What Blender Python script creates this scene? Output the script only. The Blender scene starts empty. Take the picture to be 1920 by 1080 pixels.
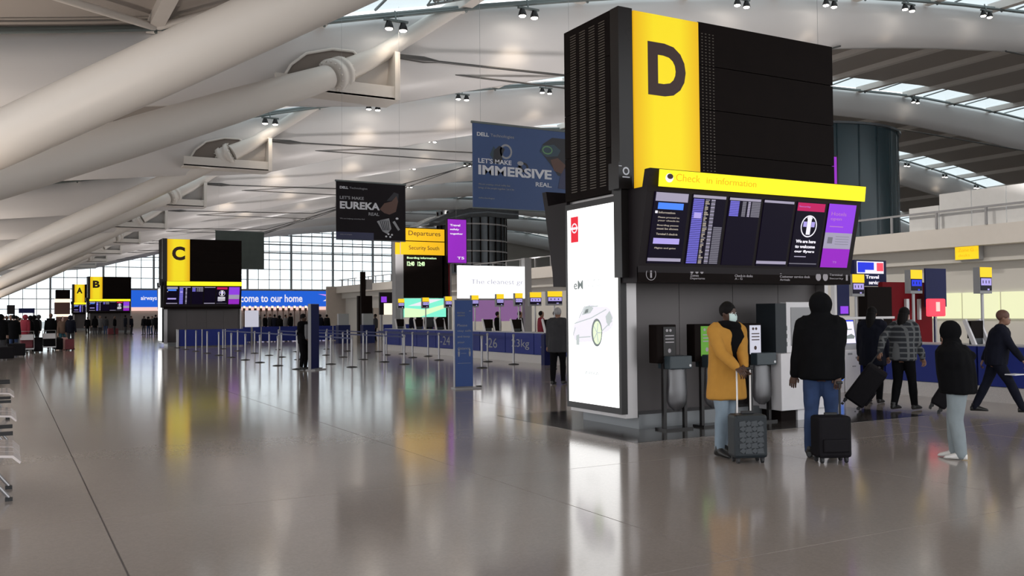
import bpy, bmesh, math, random
from mathutils import Vector, Matrix, noise
random.seed(7)
D = bpy.data
C = bpy.context.scene.collection
PI = math.pi

# ------------------------------------------------------------------ camera
EYE = Vector((0, 0, 1.62))
F_PX, YAW, PIT, ROL = 1714.4, .5053, .0281, .0085
_fw = Vector((math.sin(YAW) * math.cos(PIT), math.cos(YAW) * math.cos(PIT), math.sin(PIT)))
_r0 = Vector((math.cos(YAW), -math.sin(YAW), 0)); _u0 = _r0.cross(_fw)
_rt = _r0 * math.cos(ROL) - _u0 * math.sin(ROL)
_up = _r0 * math.sin(ROL) + _u0 * math.cos(ROL)
cam_d = D.cameras.new('camera'); cam = D.objects.new('camera', cam_d); C.objects.link(cam)
cam_d.sensor_width = 36; cam_d.lens = F_PX * 36 / 1920; cam_d.clip_end = 900
mw = Matrix((( _rt.x, _up.x, -_fw.x, EYE.x), (_rt.y, _up.y, -_fw.y, EYE.y), (_rt.z, _up.z, -_fw.z, EYE.z), (0, 0, 0, 1)))
cam.matrix_world = mw
bpy.context.scene.camera = cam

# ------------------------------------------------------------------ sky, light, exposure
w = D.worlds.new('sky'); bpy.context.scene.world = w; w.use_nodes = True
bg = w.node_tree.nodes['Background']
bg.inputs[0].default_value = (.95, .975, 1.0, 1); bg.inputs[1].default_value = 2.1      # overcast sky
vs = bpy.context.scene.view_settings
vs.view_transform = 'Standard'; vs.look = 'None'; vs.gamma = 1; vs.use_curve_mapping = False
vs.exposure = 0.0
LAMP_W = 220          # each roof floodlight
UP_W = 420            # uplights at the strut feet

ROOF_FILLS = [(-3.2, 12 + 17 * k, .6, 3.0, 260, (1, .86, .74)) for k in range(-1, 8)] + [(9.5, y_, 6.3, 2.0, 180, (1, .92, .88)) for y_ in (11, 53, 105)] \
    + [(29, 17 + 17 * k, 5.0, 2.5, 420, (1, .94, .92)) for k in range(8)] + [(17.5, 26 + 17 * k, 3.2, 2.0, 260, (1, .93, .90)) for k in range(7)]
for i, (x_, y_, z_, sz, wt, col) in enumerate(ROOF_FILLS):          # added fill lights without fittings, to brighten the roof from below
    ld = D.lights.new('roof_fill', 'AREA'); ld.shape = 'DISK'; ld.size = sz * .5; ld.energy = wt; ld.color = col; ld.spread = 2.6
    lo = D.objects.new('roof_fill', ld); C.objects.link(lo); lo.location = (x_, y_, z_); lo.rotation_euler = (PI, 0, 0)
for k in range(6):                                            # added spots without fittings, to brighten the mezzanine and right wall
    ld = D.lights.new('mezzanine_fill', 'SPOT'); ld.energy = 1700; ld.color = (1, .93, .85); ld.spot_size = 1.9; ld.spot_blend = 1; ld.shadow_soft_size = .3
    lo = D.objects.new('mezzanine_fill', ld); C.objects.link(lo); lo.location = (22, 14 + 12 * k, 9.5); lo.rotation_euler = (0, -.85, 0)

# ------------------------------------------------------------------ materials
MATS = {}
def mat(name, rgb, rough=.5, metal=0, var=.07, scale=3.0, spec=None, emit=None, es=0, bump=0):
    m = D.materials.new(name); m.use_nodes = True; nt = m.node_tree; b = nt.nodes['Principled BSDF']
    b.inputs['Roughness'].default_value = rough; b.inputs['Metallic'].default_value = metal
    if spec is not None: b.inputs['Specular IOR Level'].default_value = spec
    tc = nt.nodes.new('ShaderNodeTexCoord'); no = nt.nodes.new('ShaderNodeTexNoise')
    no.inputs['Scale'].default_value = scale; no.inputs['Detail'].default_value = 3
    nt.links.new(tc.outputs['Object'], no.inputs['Vector'])
    mx = nt.nodes.new('ShaderNodeMix'); mx.data_type = 'RGBA'
    mx.inputs[6].default_value = tuple(c * (1 - var) for c in rgb) + (1,)
    mx.inputs[7].default_value = tuple(min(1, c * (1 + var)) for c in rgb) + (1,)
    nt.links.new(no.outputs['Fac'], mx.inputs[0]); nt.links.new(mx.outputs[2], b.inputs['Base Color'])
    if bump:
        bp = nt.nodes.new('ShaderNodeBump'); bp.inputs['Strength'].default_value = bump
        nt.links.new(no.outputs['Fac'], bp.inputs['Height']); nt.links.new(bp.outputs[0], b.inputs['Normal'])
    if emit is not None:
        b.inputs['Emission Color'].default_value = tuple(emit) + (1,); b.inputs['Emission Strength'].default_value = es
    MATS[name] = m; return m
def em(name, rgb, s=1.0):
    return mat(name, tuple(c * .3 for c in rgb), .45, emit=rgb, es=s, var=.02, spec=.12)
def glass(name, tint=(.93, .97, .98), gl=.08, rough=.03, rgbg=(1, 1, 1)):
    m = D.materials.new(name); m.use_nodes = True; nt = m.node_tree; nt.nodes.remove(nt.nodes['Principled BSDF'])
    o = nt.nodes['Material Output']; t = nt.nodes.new('ShaderNodeBsdfTransparent'); g = nt.nodes.new('ShaderNodeBsdfGlossy')
    t.inputs[0].default_value = tint + (1,); g.inputs['Roughness'].default_value = rough; g.inputs[0].default_value = rgbg + (1,)
    x = nt.nodes.new('ShaderNodeMixShader'); x.inputs[0].default_value = gl
    nt.links.new(t.outputs[0], x.inputs[1]); nt.links.new(g.outputs[0], x.inputs[2]); nt.links.new(x.outputs[0], o.inputs[0])
    MATS[name] = m; return m

mat('white_steel', (.78, .75, .71), .42, var=.03, scale=.6)
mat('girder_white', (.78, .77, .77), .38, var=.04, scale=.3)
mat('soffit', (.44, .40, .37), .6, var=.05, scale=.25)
mat('purlin', (.74, .70, .66), .55, var=.04)
mat('opening_shade', (.20, .17, .15), .7)
mat('rail_grey', (.16, .19, .19), .45, .2)
mat('cable', (.10, .10, .10), .4, .4)
mat('gutter', (.20, .22, .22), .5, .3)
mat('mullion', (.25, .26, .27), .5, .2)
mat('black_gloss', (.012, .010, .010), .25, var=.15, spec=.3)
mat('black_matt', (.008, .005, .0045), .65, var=.2, spec=.07)
mat('slot', (.11, .09, .07), .5)
mat('stainless', (.42, .40, .40), .38, .75, var=.08, scale=1.2)
mat('steel_dark', (.10, .088, .088), .45, .35, var=.12, scale=.9)
mat('plinth_grey', (.20, .21, .22), .35, .2)
mat('granite_dark', (.05, .045, .042), .12, var=.3, scale=30)
mat('granite_light', (.62, .58, .56), .3, var=.22, scale=60)
mat('blue_panel', (.018, .032, .23), .45, var=.1, spec=.2)
mat('navy', (.008, .012, .075), .5, spec=.2)
mat('totem_blue', (.05, .10, .30), .4)
mat('banner_blue', (.030, .075, .22), .5, var=.12, scale=1.5)
mat('banner_dark', (.013, .010, .013), .6, var=.15, spec=.15)
mat('banner_green', (.07, .095, .09), .6, var=.2)
mat('banner_navy', (.03, .035, .10), .5)
mat('print_white', (.72, .74, .80), .5)
mat('print_grey', (.34, .35, .38), .5)
mat('print_skin', (.13, .07, .055), .6)
mat('print_green', (.12, .30, .12), .5)
mat('print_teal', (.025, .06, .09), .5)
mat('print_dark', (.012, .012, .02), .5)
mat('balcony_white', (.66, .62, .57), .6, var=.03)
mat('wall_cream', (.60, .58, .54), .7, var=.05, scale=.5)
mat('wall_beige', (.52, .47, .42), .7, var=.06)
mat('parapet', (.66, .66, .65), .3)
mat('tower_blue', (.007, .026, .036), .25, .1, var=.35, scale=.5, spec=.4)
mat('tower_dark', (.05, .06, .07), .25, .2, var=.25)
mat('red_wall', (.17, .005, .010), .6, var=.15, spec=.1)
mat('brown', (.12, .055, .04), .5)
mat('kiosk_white', (.72, .70, .72), .35)
mat('mid_grey', (.30, .30, .31), .45)
mat('post_steel', (.36, .35, .36), .32, .7)
mat('belt_blue', (.02, .03, .12), .6)
mat('rubber', (.02, .02, .022), .6)
mat('case_dark', (.016, .021, .026), .42, var=.2, spec=.3)
mat('case_black', (.007, .006, .008), .7, var=.3, scale=40, bump=.2, spec=.15)
mat('case_rib', (.035, .042, .05), .3)
mat('case_red', (.16, .02, .03), .5)
mat('handle_white', (.80, .76, .74), .3)
mat('coat_ochre', (.50, .24, .035), .85, var=.10, scale=14, bump=.15)
mat('cloth_black', (.005, .005, .006), .9, var=.3, scale=10, bump=.2, spec=.1)
mat('cloth_navy', (.007, .008, .016), .85, var=.3, scale=10, spec=.15)
mat('cloth_dark', (.03, .03, .035), .85, var=.3, scale=9)
mat('cloth_green', (.07, .09, .06), .9, var=.4, scale=8)
mat('cloth_grey', (.20, .20, .21), .9, var=.2, scale=8)
mat('cloth_red', (.28, .02, .04), .85)
mat('cloth_pink', (.60, .36, .34), .85)
mat('cloth_brown', (.16, .10, .07), .9)
mat('cloth_teal', (.03, .12, .16), .9)
mat('jeans_light', (.22, .28, .34), .9, var=.14, scale=12, bump=.2)
mat('jeans_blue', (.022, .045, .12), .9, var=.45, scale=7, bump=.2)
mat('joggers_grey', (.25, .29, .31), .92, var=.12, scale=9, bump=.2)
mat('skin_dark', (.075, .035, .022), .5)
mat('skin_mid', (.28, .15, .10), .5)
mat('skin_pale', (.52, .34, .28), .5)
mat('hair_black', (.006, .005, .005), .7, var=.3, scale=30, spec=.15)
mat('hair_brown', (.13, .06, .04), .6, var=.3, scale=30)
mat('hair_grey', (.34, .34, .35), .6, var=.2, scale=30)
mat('mask_white', (.62, .78, .76), .7)
mat('shoe_white', (.74, .72, .70), .5)
mat('shoe_black', (.012, .012, .012), .45)
mat('eye_white', (.6, .6, .6), .3)
mat('bench_steel', (.62, .56, .55), .35, .3)
mat('paper', (.78, .78, .80), .6)
mat('letter_dark', (.045, .012, .008), .5)
mat('bin_teal', (.03, .045, .055), .4)
mat('sign_housing', (.014, .010, .012), .5, spec=.2)
mat('desk_grey', (.42, .42, .44), .45)
mat('apron', (.30, .30, .30), .8)
glass('pane_glass'); glass('sky_glass', (.42, .47, .48), .06)
glass('plastic_bag', (.55, .54, .55), .22, .45, (.8, .8, .82))
em('yellow_lit', (1.0, .66, .02), .92); em('yellow_bright', (1.0, .86, .02), 1.15)
em('yellow_soft', (.90, .50, .015), .85)
em('white_lit', (1, 1, 1), 1.7); em('white_box', (1, 1, .985), 2.0); em('white_dim', (.62, .62, .72), .8)
em('lamp_lens', (1.0, .90, .78), 26); em('lamp_lens_cool', (.92, .96, 1.0), 14)
em('violet', (.30, .06, .80), .85); em('violet_deep', (.36, .03, .62), .75); em('violet_pink', (.62, .25, .80), .6)
em('lilac', (.50, .42, .92), .75); em('lilac_grey', (.50, .46, .62), .6); em('screen_blue', (.08, .25, .95), .9)
em('screen_navy', (.004, .002, .011), .8); em('screen_lav', (.19, .17, .72), .8); em('screen_grey', (.22, .21, .26), .7)
em('screen_tan', (.46, .40, .34), .7); em('magenta', (.56, .02, .13), .8); em('screen_white', (.85, .82, .90), .95)
em('home_blue', (.02, .13, .72), .9); em('deep_blue', (.02, .04, .70), 1.0); em('teal_lit', (.22, .85, .62), 1.0)
em('mint_lit', (.70, 1, .55), 1.0); em('green_lit', (.16, .42, .06), .55); em('red_lit', (1, .05, .08), 1.6)
em('cream_lit', (.86, .88, .56), .85); em('pink_lit', (.95, .62, .55), 1.0); em('warm_lit', (1, .84, .66), 1.2)
em('purple_wall', (.36, .18, .42), .55); em('icon_grey', (.30, .28, .30), .7); em('red_print', (.75, .02, .04), 1.0)
em('teal_print', (.45, .80, .80), 1.0); em('grey_print', (.55, .60, .60), .9); em('dark_print', (.22, .25, .25), .8)
em('lime_print', (.78, .92, .62), 1.0); em('ribbon_pink', (.7, .3, .8), 1)

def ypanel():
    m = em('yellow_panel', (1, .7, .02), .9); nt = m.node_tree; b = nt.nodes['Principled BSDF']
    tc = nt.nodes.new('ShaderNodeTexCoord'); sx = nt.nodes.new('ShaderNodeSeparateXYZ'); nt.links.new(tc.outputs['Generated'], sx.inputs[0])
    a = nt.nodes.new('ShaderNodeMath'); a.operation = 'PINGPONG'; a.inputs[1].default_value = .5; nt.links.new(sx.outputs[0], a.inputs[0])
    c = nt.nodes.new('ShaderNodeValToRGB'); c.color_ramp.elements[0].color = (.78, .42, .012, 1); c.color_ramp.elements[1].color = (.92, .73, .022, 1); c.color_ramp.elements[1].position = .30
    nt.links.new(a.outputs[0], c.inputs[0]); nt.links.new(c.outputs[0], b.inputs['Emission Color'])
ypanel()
def plaid():
    m = mat('plaid', (.1, .1, .1), .9); nt = m.node_tree; b = nt.nodes['Principled BSDF']
    tc = nt.nodes.new('ShaderNodeTexCoord'); br = nt.nodes.new('ShaderNodeTexBrick')
    mp = nt.nodes.new('ShaderNodeMapping'); mp.inputs['Rotation'].default_value = (PI / 2, 0, 0)
    nt.links.new(tc.outputs['Object'], mp.inputs[0]); nt.links.new(mp.outputs[0], br.inputs['Vector'])
    br.offset = 0; br.inputs['Scale'].default_value = 1; br.inputs['Brick Width'].default_value = .085; br.inputs['Row Height'].default_value = .085
    br.inputs['Mortar Size'].default_value = .016; br.inputs['Mortar Smooth'].default_value = .3
    br.inputs['Color1'].default_value = (.015, .018, .024, 1); br.inputs['Color2'].default_value = (.03, .033, .04, 1); br.inputs['Mortar'].default_value = (.13, .135, .14, 1)
    nt.links.new(br.outputs[0], b.inputs['Base Color'])
plaid()
def floor_mat():
    m = D.materials.new('terrazzo'); m.use_nodes = True; nt = m.node_tree; b = nt.nodes['Principled BSDF']
    g = nt.nodes.new('ShaderNodeNewGeometry'); L = nt.links.new
    v = nt.nodes.new('ShaderNodeTexVoronoi'); v.inputs['Scale'].default_value = 55; L(g.outputs['Position'], v.inputs['Vector'])
    n = nt.nodes.new('ShaderNodeTexNoise'); n.inputs['Scale'].default_value = .35; n.inputs['Detail'].default_value = 4; L(g.outputs['Position'], n.inputs['Vector'])
    c = nt.nodes.new('ShaderNodeValToRGB'); c.color_ramp.elements[0].color = (.27, .235, .21, 1); c.color_ramp.elements[1].color = (.38, .335, .305, 1)
    c.color_ramp.elements[0].position = .1; c.color_ramp.elements[1].position = .9
    sp = nt.nodes.new('ShaderNodeSeparateColor'); L(v.outputs['Color'], sp.inputs[0])
    mx = nt.nodes.new('ShaderNodeMix'); mx.data_type = 'FLOAT'; mx.inputs[0].default_value = .2; L(n.outputs['Fac'], mx.inputs[2]); L(sp.outputs[0], mx.inputs[3])
    L(mx.outputs[0], c.inputs[0]); L(c.outputs[0], b.inputs['Base Color'])
    r = nt.nodes.new('ShaderNodeMapRange'); r.inputs[3].default_value = .10; r.inputs[4].default_value = .14; L(n.outputs['Fac'], r.inputs[0]); L(r.outputs[0], b.inputs['Roughness'])
    b.inputs['IOR'].default_value = 1.5
    n2 = nt.nodes.new('ShaderNodeTexNoise'); n2.inputs['Scale'].default_value = 3.0; L(g.outputs['Position'], n2.inputs['Vector'])
    bp = nt.nodes.new('ShaderNodeBump'); bp.inputs['Strength'].default_value = .010; bp.inputs['Distance'].default_value = .05
    L(n2.outputs['Fac'], bp.inputs['Height']); L(bp.outputs[0], b.inputs['Normal'])
    MATS['terrazzo'] = m
floor_mat()

# ------------------------------------------------------------------ helpers
ORG = {}
def at(x, y, **k):
    """a point of the place: the sight line of a pixel cut with a plane X=, Y= or Z="""
    d = _fw * F_PX + _rt * (x - 960) + _up * (540 - y)
    a, v = list(k.items())[0]; i = 'XYZ'.index(a)
    return EYE + d * ((v - EYE[i]) / d[i])
class MB:
    def __init__(s): s.v = []; s.f = []; s.m = []; s.s = []
    def add(s, vs, fs, mi=0, sm=False):
        o = len(s.v); s.v += [Vector(p) for p in vs]
        for f in fs: s.f.append([i + o for i in f]); s.m.append(mi); s.s.append(sm)
        return s
    def box(s, x0, x1, y0, y1, z0, z1, mi=0):
        vs = [(x, y, z) for z in (z0, z1) for y in (y0, y1) for x in (x0, x1)]
        return s.add(vs, [(0, 2, 3, 1), (4, 5, 7, 6), (0, 1, 5, 4), (2, 6, 7, 3), (0, 4, 6, 2), (1, 3, 7, 5)], mi)
    def fbox(s, F, x0, x1, y0, y1, d0, d1, mi=0):
        vs = [F.p(x, y, d) for d in (d0, d1) for y in (y0, y1) for x in (x0, x1)]
        return s.add(vs, [(0, 2, 3, 1), (4, 5, 7, 6), (0, 1, 5, 4), (2, 6, 7, 3), (0, 4, 6, 2), (1, 3, 7, 5)], mi)
    def fpoly(s, F, pts, d0, d1, mi=0):
        n = len(pts); vs = [F.p(x, y, d0) for x, y in pts] + [F.p(x, y, d1) for x, y in pts]
        return s.add(vs, [tuple(range(n))[::-1], tuple(range(n, 2 * n))] + [(i, (i + 1) % n, (i + 1) % n + n, i + n) for i in range(n)], mi)
    def fell(s, F, cx, cy, rx, ry, d0, d1, mi=0, n=24):
        return s.fpoly(F, [(cx + rx * math.cos(2 * PI * i / n), cy + ry * math.sin(2 * PI * i / n)) for i in range(n)], d0, d1, mi)
    def fring(s, F, cx, cy, rx, ry, t, d0, d1, mi=0, n=28):
        for i in range(n):
            a, b = 2 * PI * i / n, 2 * PI * (i + 1) / n
            s.fpoly(F, [(cx + rx * math.cos(a), cy + ry * math.sin(a)), (cx + rx * math.cos(b), cy + ry * math.sin(b)),
                        (cx + (rx - t) * math.cos(b), cy + (ry - t) * math.sin(b)), (cx + (rx - t) * math.cos(a), cy + (ry - t) * math.sin(a))], d0, d1, mi)
        return s
    def tube(s, p0, p1, r0, r1=None, n=10, mi=0, caps=True):
        return s.path([(p0, r0), (p1, r0 if r1 is None else r1)], n, mi, caps)
    def path(s, pts, n=10, mi=0, caps=True):
        P = [Vector(p) for p, r in pts]; rings = []
        for i, (p, r) in enumerate(pts):
            d = (P[min(i + 1, len(P) - 1)] - P[max(i - 1, 0)]).normalized()
            a = d.cross(Vector((0, 0, 1)) if abs(d.z) < .95 else Vector((0, 1, 0))).normalized(); b = d.cross(a)
            rings.append([P[i] + (a * math.cos(2 * PI * k / n) + b * math.sin(2 * PI * k / n)) * r for k in range(n)])
        s.loft(rings, mi, caps); return s
    def loft(s, rings, mi=0, caps=True):
        n = len(rings[0]); vs = [p for r in rings for p in r]; fs = []
        for j in range(len(rings) - 1):
            for k in range(n): fs.append((j * n + k, j * n + (k + 1) % n, (j + 1) * n + (k + 1) % n, (j + 1) * n + k))
        s.add(vs, fs, mi, True)
        if caps: s.add([p for p in rings[0]], [tuple(range(n))[::-1]], mi); s.add([p for p in rings[-1]], [tuple(range(n))], mi)
        return s
    def ell(s, rows, n=14, mi=0, caps=True):
        """rows of (cx,cy,cz,rx,ry)"""
        return s.loft([[Vector((cx + rx * math.cos(2 * PI * k / n), cy + ry * math.sin(2 * PI * k / n), cz)) for k in range(n)] for cx, cy, cz, rx, ry in rows], mi, caps)
    def sph(s, c, r, mi=0, n=8, sc=(1, 1, 1)):
        c = Vector(c); rows = []
        for j in range(n + 1):
            a = -PI / 2 + PI * j / n; q = max(.02, math.cos(a))
            rows.append((c.x, c.y, c.z + r * sc[2] * math.sin(a), r * sc[0] * q, r * sc[1] * q))
        return s.ell(rows, max(8, n * 2 - 4), mi)
    def prism_x(s, prof, x0, x1, mi=0):
        n = len(prof); vs = [(x0, y, z) for y, z in prof] + [(x1, y, z) for y, z in prof]
        return s.add(vs, [tuple(range(n)), tuple(range(n, 2 * n))[::-1]] + [(i, i + n, (i + 1) % n + n, (i + 1) % n) for i in range(n)], mi)
    def mesh(s, name, mats, o=Vector()):
        me = D.meshes.new(name); me.from_pydata([p - o for p in s.v], [], s.f); 
        for m in ([mats] if isinstance(mats, str) else mats): me.materials.append(MATS[m])
        me.polygons.foreach_set('material_index', s.m); me.polygons.foreach_set('use_smooth', s.s)
        bm = bmesh.new(); bm.from_mesh(me); bmesh.ops.recalc_face_normals(bm, faces=bm.faces); bm.to_mesh(me); bm.free()
        me.update(); return me
    def build(s, name, mats, parent=None, label=None, kind=None, bevel=0):
        o = ORG[parent.name] if parent else Vector()
        ob = D.objects.new(name, s.mesh(name, mats, o)); C.objects.link(ob); ORG[ob.name] = o
        if parent: ob.parent = parent
        if label: ob['label'] = label
        if kind: ob['kind'] = kind
        if bevel:
            b = ob.modifiers.new('bevel', 'BEVEL'); b.width = bevel; b.segments = 2; b.limit_method = 'ANGLE'
        return ob
class Fr:
    def __init__(s, o, r=(1, 0, 0), u=(0, 0, 1)):
        s.o = Vector(o); s.r = Vector(r).normalized(); s.u = Vector(u).normalized(); s.n = s.r.cross(s.u)
    def p(s, x, y, d=0): return s.o + s.r * x + s.u * y + s.n * d
def T(name, label, cat, loc=(0, 0, 0), group=None, kind=None):
    o = D.objects.new(name, None); o.location = loc; C.objects.link(o); ORG[o.name] = Vector(loc)
    o.empty_display_size = .2; o['label'] = label; o['category'] = cat
    if group: o['group'] = group
    if kind: o['kind'] = kind
    return o
def tag(o, label, cat, group=None, kind=None):
    o['label'] = label; o['category'] = cat
    if group: o['group'] = group
    if kind: o['kind'] = kind
    return o
def S(name, parent=None, loc=(0, 0, 0)):
    o = D.objects.new(name, None); o.location = loc; C.objects.link(o); ORG[o.name] = Vector(loc); o['kind'] = 'structure'; return o
def dup(root, loc, rz=None, label=None, group=None):
    def cp(o, par):
        c = o.copy(); C.objects.link(c); ORG[c.name] = Vector(loc)
        if par: c.parent = par
        for ch in list(KIDS.get(o.name, [])): cp(ch, c)
        return c
    KIDS = {}
    for o in D.objects:
        if o.parent: KIDS.setdefault(o.parent.name, []).append(o)
    r = cp(root, None); r.location = loc
    if rz is not None: r.rotation_euler = (0, 0, rz)
    if label: r['label'] = label
    if group: r['group'] = group
    return r
_tc = {}
def text_mesh(s, bold=0):
    k = (s, bold)
    if k not in _tc:
        cu = D.curves.new('t', 'FONT'); cu.body = s; cu.size = 1; cu.offset = bold; cu.resolution_u = 4; cu.extrude = .01
        ob = D.objects.new('t', cu); C.objects.link(ob); bpy.context.view_layer.update()
        dg = bpy.context.evaluated_depsgraph_get(); me = D.meshes.new_from_object(ob.evaluated_get(dg))
        vs = [v.co.copy() for v in me.vertices]; fs = [tuple(p.vertices) for p in me.polygons]
        D.objects.remove(ob); D.curves.remove(cu); D.meshes.remove(me); _tc[k] = (vs, fs)
    return _tc[k]
def text(mb, F, s, x0, y0, w=None, h=None, d=0, mi=0, bold=0, th=.004):
    """lettering whose lower left is at (x0,y0) of the frame F, stretched to w x h"""
    vs, fs = text_mesh(s, bold)
    if not vs: return mb
    a0 = min(v.x for v in vs); a1 = max(v.x for v in vs); b0 = min(v.y for v in vs); b1 = max(v.y for v in vs)
    ky = h / (b1 - b0) if h else None; kx = w / (a1 - a0) if w else ky
    if ky is None: ky = kx
    return mb.add([F.p(x0 + (v.x - a0) * kx, y0 + (v.y - b0) * ky, d + (th if v.z > 0 else 0)) for v in vs], fs, mi)

# ================================================================== SETTING
TX, TY, TS = .68, 4.58, 3.5
fl = S('floor')
mb = MB(); g = .005
mb.box(-12, 112, -16, 152, -.30, -.02)
mb.build('subfloor', 'granite_dark', fl)
x_lo, x_hi, y_lo, y_hi = TX - 3 * TS, TX + 6 * TS, TY - 4 * TS, TY + 8 * TS
tm = MB().box(g, TS - g, g, TS - g, -.02, 0).mesh('tile', 'terrazzo')
for i in range(9):
    for j in range(12):
        o = D.objects.new('tile', tm); C.objects.link(o); o.parent = fl; o.location = (x_lo + i * TS, y_lo + j * TS, 0)
for r in ((-12, x_lo, -16, 152), (x_hi, 112, -16, 152), (x_lo, x_hi, -16, y_lo), (x_lo, x_hi, y_hi, 152)):
    MB().box(*r, -.02, 0).build('paving', 'terrazzo', fl)
MB().box(TX - .006, TX + .006, -10, 150, -.018, .0008).build('movement_joint', 'steel_dark', fl)
MB().box(6.85, 12.4, 9.25, 12.9, -.015, .0025).build('granite_border', 'granite_dark', fl)
o = MB().box(-400, 500, -300, 500, -.6, -.35).build('ground', 'apron'); o['kind'] = 'structure'

RT = [(-11, 8.0), (-4, 8.9), (0, 9.45), (4.5, 10.2), (8.4, 10.9), (14.1, 12.3), (20.4, 13.7), (30, 15.4), (40, 16.6), (50, 17.4), (60, 17.8), (70, 17.6), (82, 16.9), (90, 15.8), (99.5, 14.0), (112, 11)]
DT = [(-11, 1.3), (0, 1.75), (7, 2.15), (11.5, 2.75), (18, 2.55), (30, 2.05), (38, 1.85), (52, 1.5), (75, 2.1), (112, 2.1)]
def interp(T_, x):
    for (a, b), (c, d) in zip(T_, T_[1:]):
        if x <= c: return b + (d - b) * (x - a) / (c - a)
    return T_[-1][1]
R = lambda x: interp(RT, x)
DD = lambda x: interp(DT, x)
XS = [-11 + 2.5 * i for i in range(9)] + [11.5 + 3.35 * i for i in range(1, 31)]
XS = sorted(set([round(x, 3) for x in XS if x < 112] + [11.5, 112]))
cl = S('ceiling')
GY = [-5 + 17 * k for k in range(10)]
PX = [3.8 + 5.08 * i for i in range(-2, 22)]
for gi, Y in enumerate(GY):
    # crescent girder: face, underside and back
    m = MB()
    prof = lambda x: [(Y, R(x) - .05), (Y + .12, R(x) - .35 * DD(x)), (Y + .38, R(x) - .7 * DD(x)), (Y + .75, R(x) - DD(x)), (Y + 1.0, R(x) - DD(x)), (Y + 1.5, R(x) - .5 * DD(x)), (Y + 1.9, R(x) + .35), (Y + .2, R(x) + .35)]
    rings = [[Vector((x, y, z)) for y, z in prof(x)] for x in XS]
    m.loft(rings)
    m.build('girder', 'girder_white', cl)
    # roof deck behind the girder up to the next skylight
    Y2 = (GY[gi + 1] - 2.3) if gi + 1 < len(GY) else 152
    m = MB()
    for a, b in zip(XS, XS[1:]):
        z0, z1 = R(a) + .35, R(b) + .35
        m.add([(a, Y + 1.5, z0), (b, Y + 1.5, z1), (b, Y2, z1), (a, Y2, z0), (a, Y + 1.5, z0 + .3), (b, Y + 1.5, z1 + .3), (b, Y2, z1 + .3), (a, Y2, z0 + .3)],
              [(0, 1, 2, 3), (4, 7, 6, 5), (2, 6, 7, 3), (0, 4, 5, 1)])
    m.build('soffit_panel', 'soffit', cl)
    if gi:
        m = MB()
        for a, b in zip([x for x in XS if x < 7.5], [x for x in XS if x < 7.6][1:] + [7.8]):
            m.add([(a, Y - 2.4, R(a) + .36), (b, Y - 2.4, R(b) + .36), (b, Y + 1.6, R(b) + .36), (a, Y + 1.6, R(a) + .36)], [(0, 1, 2, 3)])
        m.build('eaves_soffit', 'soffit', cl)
    near = gi in (1, 2, 3)
    mm = MB()
    for x in PX:
        z = R(x) + .12
        q = MB() if near else mm
        q.box(x - .2, x + .2, Y + 1.3, Y2 + (2.3 if gi + 1 < len(GY) else 0), z - .1, z + .3)
        if near: q.build('purlin', 'purlin', cl)
    if not near: mm.build('purlin', 'purlin', cl, kind='stuff')
    if gi in (1,):
        for s in (-1, 1):
            for x in (3.8,):
                MB().tube((x, Y + 16.4, R(x) + .05), (x + s * 5.08, Y + 11, R(x + s * 5.08) + .05), .11).build('brace', 'purlin', cl)
    # skylight in front of the girder: panes, bars
    if gi:
        mm = MB(); pn = 60 if gi in (2, 3, 4) else 0
        fr = MB(); pm = MB()
        for i, x in enumerate([7.9] + PX[4:-1]):
            x2 = PX[4 + i]
            q = MB() if gi in (2, 3, 4) else pm
            q.add([(x, Y - 2.3, R(x) + .62), (x2, Y - 2.3, R(x2) + .62), (x2, Y + .25, R(x2) + .45), (x, Y + .25, R(x) + .45)], [(0, 1, 2, 3)])
            if gi in (2, 3, 4): q.build('skylight_pane', 'sky_glass', cl)
            fr.tube(((x + x2) / 2, Y - 2.3, (R(x) + R(x2)) / 2 + .6), ((x + x2) / 2, Y + .2, (R(x) + R(x2)) / 2 + .45), .05, n=5)
        if pm.v: pm.build('skylight_pane', 'sky_glass', cl, kind='stuff')
        fr.build('skylight_bar', 'gutter', cl)
    # service rail below the skylight
    q = MB()
    q.path([((x, Y - .35, R(x) + .12), .09) for x in XS], 6); q.path([((x, Y - .65, R(x) - .02), .055) for x in XS], 6)
    for x in PX: q.tube((x, Y - .35, R(x) + .3), (x, Y - .65, R(x) - .12), .05, n=5)
    q.build('service_rail', 'rail_grey', cl)
    # ties
    q = MB()
    q.path([((11.7, Y, 10.45), .09), ((12.6, Y, 10.45), .12), ((13.2, Y, 10.45), .045), ((24, Y, 10.75), .045), ((34, Y + .6, R(34) - DD(34) + .05), .045)], 6)
    q.path([((11.9, Y + .5, 10.2), .035), ((24, Y + .5, 10.3), .035), ((33, Y + .9, R(33) - DD(33) + .05), .035)], 6)
    q.path([((46, Y + .2, R(46) - DD(46) - .2), .05), ((60, Y + .2, R(60) - DD(60) - .7), .05), ((76, Y + .2, R(76) - DD(76) - .2), .05)], 6)
    q.build('tie_rod', 'cable', cl)
    # end plate of the deep girder part; a dark plate paints its shaded opening
    if gi:
        q = MB(); z1, z0 = 10.5, R(11.5) - DD(11.5) - .05
        q.box(11.42, 11.6, Y - .35, Y + .95, z0, z1)
        q.box(7.4, 11.5, Y - .30, Y - .18, z0, z0 + .45)
        q.box(7.4, 11.5, Y - .30, Y + .9, z0 - .02, z0 + .06)
        q.build('node_plate', 'white_steel', cl)
        F = Fr((8.95, Y - .02, 9.80), (1, 0, .25), (-.25, 0, 1)); q = MB()
        q.fpoly(F, [(-1.5, -.42), (-1.0, .12), (-.4, .42), (.5, .46), (1.2, .3), (1.5, -.1), (.7, -.4)], .0, .03, 0)
        q.build('opening_shade_plate', 'opening_shade', cl)
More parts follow.
